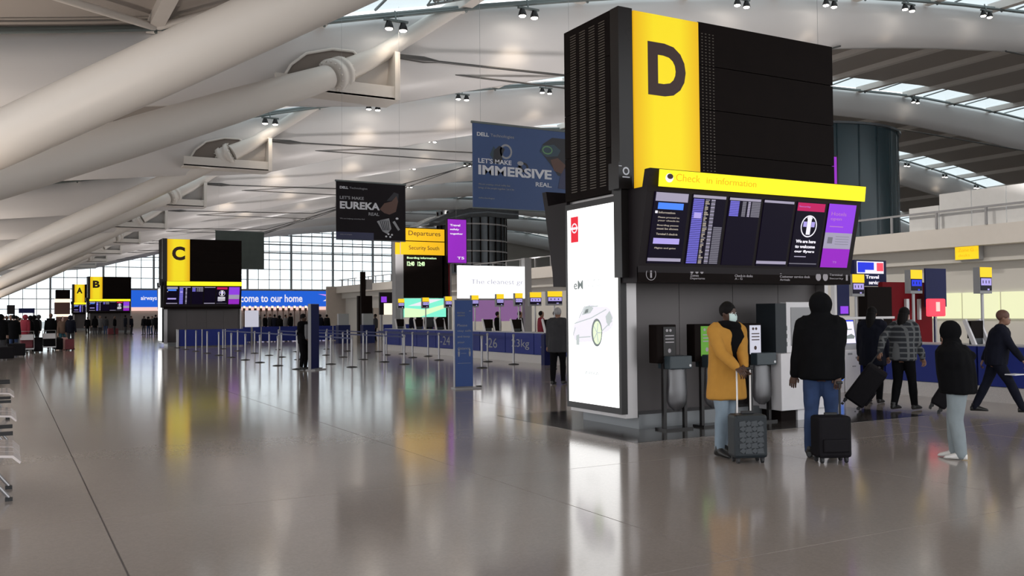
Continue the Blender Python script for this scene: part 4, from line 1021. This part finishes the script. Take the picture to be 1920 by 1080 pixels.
def person(loc, rz, label, H=1.75, hands=None, feet=None, coat='cloth_black', coat_hem=.86, trousers='jeans_blue', shoes='shoe_black', skin='skin_mid',
           hair='hair_black', hood=False, hat=None, mask=False, scarf=None, head_dir=(0, -1, 0), lean=0, lod=0, bulk=1.0, group=None, longhair=False, leg_w=1.0, sleeve=True):
    k = H / 1.75; V = Vector
    lw = lean
    hip = {s: V((s * .095, 0, .936)) for s in (-1, 1)}
    ft = feet or {-1: (-.11, 0, .08), 1: (.11, .02, .08)}
    ch = V((0, -lw * .6, 1.30)); sh = {s: V((s * .185, -lw * .75, 1.43)) for s in (-1, 1)}; neck = V((0, -lw * .85, 1.49)); hc = V((0, -lw * 1.1 - .015, 1.635))
    hd = hands or {-1: (-.27, -.05, .78), 1: (.27, -.05, .78)}
    kn, an, el, wr = {}, {}, {}, {}
    for s in (-1, 1):
        kn[s], an[s] = ik(hip[s], ft[s], .433, .428, (0, -1, 0)); el[s], wr[s] = ik(sh[s], hd[s], .29, .27, (s * .5, 1, -.3))
    hdv = V(head_dir).normalized(); hr = V((-hdv.y, hdv.x, 0)).normalized()
    def headpt(f, r_, u): return hc + hdv * f + hr * r_ + V((0, 0, u))
    n = 14 if lod == 0 else 8
    def head(q, sc=1.0, mi=0, up=0):
        rings = []
        for u, a, b, off in ((-.115, .030, .040, .030), (-.095, .048, .062, .018), (-.05, .064, .082, .006), (0, .073, .094, 0), (.05, .074, .097, -.004), (.09, .060, .080, -.006), (.115, .034, .046, -.006), (.122, .008, .01, -.006)):
            rings.append([headpt(off + sc * b * math.cos(t_), sc * a * math.sin(t_), sc * u + up) for t_ in [2 * PI * i / n for i in range(n)]])
        q.loft(rings, mi)
    def torso(q, g, hem, mi=0, flare=0):
        if flare and hem < .8: flare = .055
        rows = []
        for t_ in range(9):
            f = t_ / 8; z = hem + (1.47 - hem) * f; fl_ = max(0, 1 - f * 1.6) * flare
            rx = {0: .165, 1: .185}[1 if f > .6 else 0] + .02 * f; ry = .115 + .02 * math.sin(f * PI)
            if f > .9: rx, ry = .12, .08
            rows.append((0, -lw * max(0, (z - .95)) * 1.45, z, (rx + g + fl_) * bulk, (ry + g + fl_ * .8) * bulk))
        r0 = rows[0]; rows = [(r0[0], r0[1], r0[2] - .015, r0[3] - .03, r0[4] - .03)] + rows
        q.ell(rows, n, mi)
        q.tube(sh[-1], sh[1], .075 + g, mi=mi, n=n)
    def arm(q, s, g, mi=0, end=1.0):
        w_ = wr[s] if end == 1 else el[s].lerp(wr[s], end)
        f = cap if lod == 0 else (lambda a, b, c, d: a.path(b, c, d))
        f(q, [(sh[s], .062 + g), (sh[s].lerp(el[s], .5), .052 + g), (el[s], .045 + g), (el[s].lerp(w_, .5), .041 + g), (w_, .031 + g * .8)], n, mi)
    def leg(q, s, g, mi=0, lo=0.0):
        f = cap if lod == 0 else (lambda a, b, c, d: a.path(b, c, d))
        f(q, [(hip[s] + V((0, 0, .02)), (.092 + g) * leg_w), (hip[s].lerp(kn[s], .5), (.078 + g) * leg_w), (kn[s], (.058 + g) * leg_w), (kn[s].lerp(an[s], .4), (.055 + g) * leg_w), (an[s] + V((0, 0, .0 + lo)), (.040 + g) * leg_w)], n, mi)
    def shoe(q, s, mi=0):
        a = an[s]; d = a - kn[s]; pitch = max(-.5, min(.5, (kn[s].y - a.y) * -.8)); bz = max(.0, a.z - .08)
        rr = [(-.07, .03, .035), (-.02, .042, .06), (.06, .045, .045), (.13, .047, .032), (.19, .035, .022), (.21, .015, .012)]
        rings = [[V((a.x + ww * math.cos(t_), a.y - yy, bz + .004 + max(0, (yy if False else 0)) + hh * (1 + math.sin(t_)) * 1.0)) for t_ in [2 * PI * i / n for i in range(n)]] for yy, ww, hh in rr]
        q.loft(rings, mi)
    def hand(q, s, mi=0):
        w_ = wr[s]; d = (wr[s] - el[s]).normalized(); side = d.cross(V((0, 1, 0.2))).normalized() * s; nr = d.cross(side)
        if lod: q.path([(w_, .03), (w_ + d * .08, .035), (w_ + d * .14, .02)], 6, mi); return
        q.loft([[w_ + d * a + side * ww * math.cos(t_) + nr * hh * math.sin(t_) for t_ in [2 * PI * i / 10 for i in range(10)]] for a, ww, hh in ((-.02, .026, .022), (.02, .034, .018), (.07, .042, .016), (.095, .038, .013))], mi)
        for j, (o_, L_) in enumerate(((-.030, .062), (-.010, .072), (.010, .068), (.030, .052))):
            p0 = w_ + d * .088 + side * o_; p1 = p0 + d * L_ * .5 + nr * .010; p2 = p1 + d * L_ * .28 + nr * .026; p3 = p2 + nr * .022
            q.path([(p0, .0095), (p1, .009), (p2, .008), (p3, .006)], 7, mi)
        p0 = w_ + d * .02 - side * .030; q.path([(p0, .012), (p0 + d * .03 - side * .022, .011), (p0 + d * .058 - side * .022 + nr * .014, .008)], 7, mi)
    if lod:
        q = MB(); mats = [skin, coat, trousers, shoes, hair or skin]
        head(q, 1, 0); q.tube(neck - V((0, 0, .06)), hc, .05, n=8)
        torso(q, .02, coat_hem, 1)
        q.ell([(0, 0, .84, .14, .10), (0, 0, 1.0, .15, .11)], 8, 2)
        for s in (-1, 1): arm(q, s, .015, 1); leg(q, s, .008, 2); shoe(q, s, 3); hand(q, s, 0)
        if hair: q.sph(hc + V((0, 0, .03)) - hdv * .02, .105, 4, 6, (.86, .95, .98))
        if hood: q.sph(hc + V((0, 0, .0)) - hdv * .02, .13, 1, 6, (.95, .98, 1.05))
        me = q.mesh('person', mats); me.transform(Matrix.Scale(k, 4)); me.transform(Matrix.Rotation(rz, 4, 'Z'))
        ob = D.objects.new('person', me); C.objects.link(ob); ob.location = loc; tag(ob, label, 'person', group); return ob
    # ---- detailed figure
    q = MB(); head(q); q.path([(neck - V((0, 0, .08)), .062), (neck, .055), (hc - V((0, 0, .05)), .052)], 12)
    q.sph(headpt(.098, 0, -.018), .017, 0, 6, (.8, 1, 1.3)); q.sph(headpt(.088, 0, -.062), .020, 0, 6)
    for s in (-1, 1): q.sph(headpt(-.005, s * .075, -.005), .022, 0, 6, (.5, .8, 1.3)); arm(q, s, 0); leg(q, s, 0)
    torso(q, -.012, 1.0); q.ell([(0, 0, .82, .12, .085), (0, 0, .95, .14, .095), (0, 0, 1.05, .135, .095)], 14)
    bm_ = remesh(q, .013, [skin, 'eye_white', 'hair_black'], 'person')
    q = MB()
    for s in (-1, 1):
        hand(q, s)
        q.sph(headpt(.082, s * .030, .004), .013, 1, 6); q.sph(headpt(.093, s * .030, .004), .006, 2, 6)
        q.sph(an[s] + V((0, -.05, -.03)), .035, 0, 6, (.9, 1.8, .8))
    hm = q.mesh('h', [skin, 'eye_white', 'hair_black'])
    b2 = bmesh.new(); b2.from_mesh(bm_); b2.from_mesh(hm); b2.to_mesh(bm_); b2.free(); bm_.update()
    XF = Matrix.Rotation(rz, 4, 'Z') @ Matrix.Scale(k, 4)
    def put(me, name, parent=None, lab=None):
        me.transform(XF); ob = D.objects.new(name, me); C.objects.link(ob)
        if parent: ob.parent = parent
        else: ob.location = loc; ORG[ob.name] = V(loc)
        if lab: ob['label'] = lab
        return ob
    body = put(bm_, 'person'); tag(body, label, 'person', group)
    q = MB()
    for s in (-1, 1): leg(q, s, .016 + (.006 if leg_w > 1 else 0), 0, -.01)
    q.ell([(0, 0, .84, .165, .125), (0, 0, .95, .180, .135), (0, 0, 1.08, .17, .125)], 16)
    put(remesh(q, .015, [trousers], 'trousers', 3, .008), 'trousers', body)
    q = MB(); torso(q, .032, coat_hem, 0, .012)
    for s in (-1, 1): arm(q, s, .022, 0, .97)
    if hood: 
        q.sph(hc + V((0, 0, .012)) - hdv * .02, .135, 0, 10, (.92, .98, 1.05)); q.path([(neck - V((0, 0, .06)), .13), (neck + V((0, 0, .05)), .11)], 14)
    else: q.path([(neck - V((0, 0, .06)), .10), (neck + V((0, 0, .02)), .075)], 14)
    put(remesh(q, .015, [coat], 'coat', 11, .009), 'coat', body)
    for s in (-1, 1):
        q = MB(); shoe(q, s); q.path([(an[s] + V((0, 0, -.02)), .052), (an[s] + V((0, 0, .05)), .05)], 12); me = remesh(q, .010, [shoes], 'shoe', 0, 0, 2)
        put(me, 'shoe', body)
    if hat or (hair and not hood):
        q = MB(); g0 = hc + V((0, 0, .035)) - hdv * .012
        q.sph(g0, .108, 0, 10, (.82, .95, .92))
        if hat: q.path([(hc + V((0, 0, .03)), .088), (hc + V((0, 0, .07)), .086)], 14)
        if longhair: q.path([(hc - hdv * .05, .085), (hc - hdv * .09 - V((0, 0, .12)), .085), (hc - hdv * .10 - V((0, 0, .30)), .06)], 12)
        put(remesh(q, .010, [hat or hair], 'hair', 5, .004, 2), 'hat' if hat else 'hair', body)
    if mask:
        q = MB(); rings = []
        for u, a, f in ((.002, .058, .086), (-.03, .066, .102), (-.065, .062, .100), (-.10, .045, .075)):
            rings.append([headpt(f * math.cos(t_) + .012, (a + .012) * math.sin(t_), u) for t_ in [-.95 + 1.9 * i / 9 for i in range(10)]] + [headpt(f * math.cos(t_) + .004, (a + .008) * math.sin(t_), u) for t_ in [.95 - 1.9 * i / 9 for i in range(10)]])
        q.loft(rings); me = q.mesh('face_mask', ['mask_white']); put(me, 'face_mask', body)
    if scarf:
        q = MB(); c0 = neck + V((0, -.02, .0)); pts = [(c0 + V((.105 * math.cos(a), .085 * math.sin(a), .012 * math.sin(2 * a))), .055) for a in [2 * PI * i / 12 for i in range(13)]]
        q.path(pts, 10); q.loft([[V((x_ + w_ * math.cos(t_), y_ + .03 * math.sin(t_), z_)) for t_ in [2 * PI * i / 12 for i in range(12)]] for x_, y_, z_, w_ in ((.03, -.135, 1.45, .09), (.05, -.165, 1.3, .115), (.06, -.178, 1.12, .10), (.06, -.176, .96, .07))])
        put(remesh(q, .012, [scarf], 'scarf', 2, .008), 'scarf', body)
    return body
def hdg(W, a):
    """heading: 0 faces the entrance side where the picture was taken, 90 to its right, 180 away"""
    v = Vector((W[0], W[1], 0)).normalized(); a = math.radians(a); f = -v * math.cos(a) + Vector((v.y, -v.x, 0)) * math.sin(a)
    return math.atan2(f.x, -f.y)
# woman in the ochre coat, both hands on the case handle
W1 = Vector((7.13, 7.9, 0)); rz1 = hdg(W1, 38)
def loc_hand(W, rz, p, H): return tuple((Matrix.Rotation(-rz, 3, 'Z') @ (Vector(p) - W)) / (H / 1.75))
h1 = {-1: loc_hand(W1, rz1, (6.93, 7.52, 1.02), 1.72), 1: loc_hand(W1, rz1, (7.07, 7.54, 1.02), 1.72)}
person(W1, rz1, 'person in ochre coat, black scarf, beanie and white face mask, holding a case handle', 1.72, h1, {-1: (-.13, -.02, .08), 1: (.05, .16, .08)}, 'coat_ochre', .66, 'jeans_light', 'shoe_black', 'skin_dark', 'hair_black', False, 'hair_black', True, 'cloth_black', (.25, -1, -.12), .03)
# man in black with hood, seen from behind
W2 = Vector((7.93, 7.25, 0)); rz2 = hdg(W2, 176); hh = at(1574, 727, Y=7.02)
h2 = {-1: loc_hand(W2, rz2, (hh.x, hh.y + .02, .86), 1.8), 1: (.30, -.02, .80)}
person(W2, rz2, 'person in black hooded jacket and blue jeans, seen from behind beside a black case', 1.80, h2, {-1: (-.09, -.10, .08), 1: (.13, .05, .08)}, 'cloth_black', .85, 'jeans_blue', 'shoe_black', 'skin_dark', 'hair_black', True, head_dir=(0, -1, -.1), bulk=1.16, lean=.02)
# person in grey joggers looking at a phone
W3 = Vector((9.09, 6.40, 0)); rz3 = hdg(W3, -95)
ph = at(1770, 641, Y=6.55)
h3 = {-1: loc_hand(W3, rz3, (ph.x + .06, ph.y + .06, 1.22), 1.5), 1: loc_hand(W3, rz3, (ph.x + .08, ph.y - .05, 1.20), 1.5)}
person(W3, rz3, 'person in black hoodie, grey joggers and white trainers looking at a phone', 1.47, h3, {-1: (-.09, -.06, .08), 1: (.09, .03, .08)}, 'cloth_black', .86, 'joggers_grey', 'shoe_white', 'skin_mid', 'hair_black', True, head_dir=(0, -1, -.5), bulk=1.42, lean=.07, leg_w=1.15)
o = MB().box(ph.x - .01, ph.x + .0, ph.y - .04, ph.y + .04, 1.27, 1.42).build('phone', 'black_gloss'); tag(o, 'dark phone held up by the person in grey joggers', 'phone')
# plaid jacket
W4 = Vector((12.75, 9.95, 0)); rz4 = hdg(W4, 150)
h4 = {1: loc_hand(W4, rz4, (12.45, 10.15, .95), 1.66), -1: (-.24, -.2, .9)}
person(W4, rz4, 'person in grey plaid jacket and black trousers pulling a large dark case', 1.66, h4, {-1: (-.11, -.15, .08), 1: (.09, .16, .10)}, 'plaid', .86, 'cloth_black', 'shoe_black', 'skin_mid', 'hair_black', False, None, False, 'cloth_grey', (0, -1, 0), .06, longhair=True, bulk=1.1)
person((13.3, 11.0, 0), hdg((13.3, 11), 160), 'dark haired person in black just behind the plaid jacket', 1.68, None, None, 'cloth_navy', .7, 'cloth_black', 'shoe_black', 'skin_mid', 'hair_black', longhair=True)
# walker at right edge
W5 = Vector((13.2, 8.65, 0)); rz5 = hdg(W5, 92)
person(W5, rz5, 'person in navy jacket striding out of the frame on the right holding papers', 1.60, {-1: (-.2, -.38, .93), 1: (.24, .22, .85)}, {-1: (-.09, -.40, .09), 1: (.09, .34, .12)}, 'cloth_navy', .86, 'cloth_navy', 'shoe_black', 'skin_mid', 'hair_brown', False, None, False, None, (0, -1, -.2), .10, bulk=1.1)
pp = at(1905, 702, Y=8.35); o = MB().box(pp.x - .12, pp.x + .12, pp.y - .06, pp.y + .1, pp.z - .01, pp.z + .006).build('papers', 'paper'); tag(o, 'white papers carried low by the striding person at right', 'papers')
# partly hidden man left of the pillar, and one behind the dark totem
person((11.0, 17.75, 0), hdg((11, 17.75), 160), 'person in long dark coat half hidden behind the near pillar', 1.74, None, {-1: (-.09, -.1, .08), 1: (.1, .1, .08)}, 'cloth_dark', .75, 'cloth_black', 'shoe_black', 'skin_mid', 'hair_grey')
person((7.75, 26.9, 0), hdg((7.75, 26.9), 60), 'person in black with pale bag standing beside the dark totem', 1.66, {-1: (-.2, -.2, 1.0), 1: (.2, -.22, 1.0)}, {-1: (-.13, 0, .08), 1: (.13, 0, .08)}, 'cloth_black', .84, 'cloth_black', 'shoe_black', 'skin_dark', 'hair_black')
t = T('shoulder_bag', 'pale cloth bag held against the person beside the dark totem', 'bag', (7.8, 26.6, .95))
MB().box(7.72, 7.98, 26.58, 26.68, .92, 1.36).build('bag_body', 'cloth_grey', t, bevel=.03); MB().path([((7.74, 26.63, 1.36), .012), ((7.85, 26.66, 1.5), .012), ((7.96, 26.63, 1.36), .012)], 6).build('strap', 'cloth_black', t)

# crowd
coats = ['cloth_black', 'cloth_dark', 'cloth_navy', 'cloth_green', 'cloth_grey', 'cloth_brown', 'cloth_teal', 'cloth_red']
cn = {'cloth_black': 'black', 'cloth_dark': 'charcoal', 'cloth_navy': 'navy', 'cloth_green': 'dark green', 'cloth_grey': 'grey', 'cloth_brown': 'brown', 'cloth_teal': 'teal', 'cloth_red': 'red', 'cloth_pink': 'pink'}
def crowd(px_, py_, place, coat, grp, H=None, rz=None, tr=None, i=0):
    a = at(px_, py_, Z=0)
    person((a.x, a.y, 0), random.uniform(0, 6.28) if rz is None else rz, place, H or random.uniform(1.62, 1.8), None, None, coat, random.choice((.7, .86)), tr or random.choice(('cloth_black', 'jeans_blue', 'cloth_dark')), 'shoe_black', random.choice(('skin_mid', 'skin_dark', 'skin_pale')), random.choice(('hair_black', 'hair_brown', 'hair_black')), random.random() < .3, lod=1, bulk=1.1, group=grp)
for i, (x, y, c) in enumerate(((164, 629, 'cloth_black'), (178, 629, 'cloth_black'), (187, 628, 'cloth_grey'), (198, 628, 'cloth_dark'), (215, 628, 'cloth_black'), (235, 627, 'cloth_navy'), (246, 627, 'cloth_navy'))):
    crowd(x, y, 'person in %s, %s from the left in front of the B pillar' % (cn[c], ords[i]), c, 'people before the B pillar')
for i, (x, y, c) in enumerate(((270, 628, 'cloth_black'), (278, 628, 'cloth_black'), (285, 627, 'cloth_dark'), (292, 628, 'cloth_black'), (300, 627, 'cloth_navy'))):
    crowd(x, y, 'person in %s, %s from the left between the B and C pillars' % (cn[c], ords[i]), c, 'people between the B and C pillars')
for i, x in enumerate((468, 478, 486, 497, 506, 515, 524, 536, 545, 600, 613)):
    c = ['cloth_black', 'cloth_black', 'cloth_grey', 'cloth_black', 'cloth_dark', 'cloth_navy', 'cloth_black', 'cloth_grey', 'cloth_black', 'cloth_navy', 'cloth_black'][i]
    crowd(x, 634, 'person in %s, %s from the left behind the blue queue barrier' % (cn[c], ords[i]), c, 'people behind the blue barrier')
for i, (x, y, c) in enumerate(((690, 638, 'cloth_black'), (704, 640, 'cloth_dark'), (752, 640, 'cloth_black'), (772, 641, 'cloth_navy'), (786, 640, 'cloth_black'), (805, 642, 'cloth_dark'), (822, 641, 'cloth_black'))):
    crowd(x, y, 'person in %s, %s from the left near the departures board' % (cn[c], ords[i]), c, 'people near the departures board')
for i, (x, y, c) in enumerate(((5, 660, 'cloth_dark'), (12, 655, 'cloth_green'), (20, 662, 'cloth_black'), (30, 655, 'cloth_brown'), (38, 656, 'cloth_green'), (47, 662, 'cloth_red'), (57, 656, 'cloth_black'), (72, 652, 'cloth_dark'), (1, 668, 'cloth_black'), (25, 668, 'cloth_black'), (64, 650, 'cloth_black'), (33, 649, 'cloth_navy'))):
    y = y - 3 if i % 2 else y
    crowd(x, y, 'person in %s, %s from the left among the trolleys at far left' % (cn[c], ords[i]), c, 'people among the trolleys at far left')
crowd(95, 655, 'broad person in black standing behind the silver trolley at left', 'cloth_black', None, 1.82, PI)
crowd(117, 655, 'person in dark teal trousers standing beside the pink bag', 'cloth_brown', None, 1.66, .3, 'cloth_teal')
crowd(132, 655, 'person in dark navy right of the pink bag', 'cloth_navy', None, 1.72, 2.6)
for i, (x, y) in enumerate(((905, 652), (925, 652), (1015, 660), (1030, 652))):
    a = at(x, y, Z=0)
    c = ('cloth_black', 'cloth_black', 'cloth_navy', 'cloth_red')[i]
    person((17.2, (24.5, 26.3, 21.9, 22.9)[i] + 6, 0), .8, 'staff member in %s behind the counter, %s from the near pillar' % (cn[c], ('third', 'fourth', 'first', 'second')[i]), 1.7, None, None, c, .86, 'cloth_black', 'shoe_black', 'skin_mid', 'hair_black', lod=1, group='staff behind the counter')

# ================================================================== LUGGAGE
def suitcase(loc, rz, w_, d_, h_, label, hard=False, hz=.97, two=True, tilt=0, rod='handle_white', mt='case_black', hx=0):
    t = T('suitcase', label, 'suitcase', loc); L = Vector(loc); t.rotation_euler = (tilt, 0, rz)
    F = Fr(L)
    MB().fbox(F, -w_ / 2, w_ / 2, .055, h_, -d_ / 2, d_ / 2).build('shell', mt, t, bevel=.035)
    if hard:
        q = MB(); rows_ = 6; cols = 4
        for r in range(rows_):
            for c in range(cols):
                x = -w_ / 2 + .055 + (w_ - .11) * (c + .5) / cols; y = .11 + (h_ - .17) * (r + .5) / rows_; a = .040; b = .030
                if (r + c) % 2: q.fpoly(F, [(x - a, y - b), (x + a, y - b), (x + a * .6, y + b), (x - a, y + b * .6)], d_ / 2 - .004, d_ / 2 + .008)
                else: q.fpoly(F, [(x - a, y), (x, y - b), (x + a, y), (x, y + b)], d_ / 2 - .004, d_ / 2 + .008)
        q.build('relief', 'case_rib', t)
    else:
        MB().fbox(F, -w_ / 2 + .04, w_ / 2 - .04, .12, h_ * .52, d_ / 2 - .01, d_ / 2 + .03).build('front_pocket', mt, t, bevel=.015)
    MB().fbox(F, -.07, .07, h_, h_ + .03, -.02, .02).build('carry_handle', 'rubber', t, bevel=.008)
    q = MB(); xs_ = (-.075, .075) if two else (hx,)
    for x in xs_: q.tube(F.p(x, h_ - .02, -d_ / 2 + .03), F.p(x, hz, -d_ / 2 + .03), .010 if two else .012, n=8)
    q.build('handle_rod', rod, t)
    MB().tube(F.p((xs_[0] - .03), hz, -d_ / 2 + .03), F.p((xs_[-1] + .03), hz, -d_ / 2 + .03), .016, n=8).build('handle_grip', 'rubber', t)
    for sx in (-1, 1):
        for sy in (-1, 1):
            c = F.p(sx * (w_ / 2 - .05), .03, sy * (d_ / 2 - .05)); MB().tube(c - Vector((.012, 0, 0)), c + Vector((.012, 0, 0)), .03, n=12).box(c.x - .018, c.x + .018, c.y - .02, c.y + .02, .03, .065).build('wheel', 'rubber', t)
    return t
suitcase((7.0, 7.44, 0), -.38, .37, .24, .52, 'dark hard-shell case with geometric relief and white telescopic handle', True, 1.0, True, 0, 'handle_white', 'case_dark')
suitcase((7.76, 6.98, 0), -.40, .37, .24, .50, 'black soft case with single dark handle beside the man in black', False, .84, False, 0, 'rubber', 'case_black', .15)
suitcase((12.08, 10.42, .10), .65, .55, .34, .72, 'large dark case pulled behind the plaid jacket', False, .95, True, .62, 'rubber', 'case_black')
suitcase((12.85, 9.45, .07), .62, .36, .24, .46, 'small black case between the plaid jacket and the grey joggers', False, .8, True, .55, 'rubber', 'case_black')
def trolley(px_, py_, label, load, lm):
    a = at(px_, py_, Z=0); x, y = a.x, a.y
    t = T('baggage_trolley', label, 'trolley', (x, y, 0))
    MB().box(x - .3, x + .3, y, y + .9, .16, .22).build('deck', 'post_steel', t)
    MB().path([((x - .3, y + .05, .2), .02), ((x - .28, y - .1, 1.0), .02), ((x + .28, y - .1, 1.0), .02), ((x + .3, y + .05, .2), .02)], 6).build('push_frame', 'post_steel', t)
    MB().box(x - .27, x + .27, y - .02, y + .25, .6, .85).build('basket', 'kiosk_white', t)
    for sx, sy in ((-1, .1), (1, .1), (0, .85)): MB().tube((x + sx * .28 - .02, y + sy, .08), (x + sx * .28 + .02, y + sy, .08), .08, n=10).build('wheel', 'rubber', t)
    o = MB().box(x - .26, x + .26, y + .3, y + .75, .22, .22 + load).build('luggage_bag', lm, bevel=.05); tag(o, {'case_red': 'dark red bag riding on the left trolley', 'case_black': 'black bag riding on the silver trolley'}[lm], 'bag')
trolley(50, 662, 'luggage trolley with red bag at the far left', .6, 'case_red')
trolley(92, 658, 'silver luggage trolley in front of the broad person in black', .5, 'case_black')
a = at(121, 656, Z=0); t = T('travel_bag', 'pale pink upright bag on the floor at far left', 'bag', (a.x, a.y, 0)); MB().box(a.x - .15, a.x + .15, a.y, a.y + .25, .0, .62).build('bag_body', 'cloth_pink', t, bevel=.05); MB().box(a.x - .05, a.x + .05, a.y + .1, a.y + .14, .62, .68).build('carry_handle', 'rubber', t)

for i, (px_, py_, w_, h_, lab) in enumerate(((10, 675, .6, .5, 'black bag heap beside the leftmost person at far left'), (30, 669, .7, .55, 'low dark case on the floor before the trolleys at far left'), (70, 661, .45, .7, 'dark upright case right of the red bag trolley'), (110, 657, .4, .6, 'dark case left of the pale pink bag'), (131, 657, .4, .55, 'dark red case right of the pale pink bag'), (212, 628, .9, .6, 'red case standing before the B pillar'))):
    a = at(px_, py_, Z=0)
    t = T('suitcase', lab, 'suitcase', (a.x, a.y, 0))
    MB().box(a.x - w_ / 2, a.x + w_ / 2, a.y, a.y + .3, .04, h_).build('shell', 'case_red' if i > 3 else 'case_black', t, bevel=.04)
    MB().box(a.x - .08, a.x + .08, a.y + .12, a.y + .16, h_, h_ + .05).build('carry_handle', 'rubber', t)
    for sx in (-1, 1): MB().box(a.x + sx * (w_ / 2 - .06) - .02, a.x + sx * (w_ / 2 - .06) + .02, a.y + .05, a.y + .25, 0, .06).build('wheel', 'rubber', t)
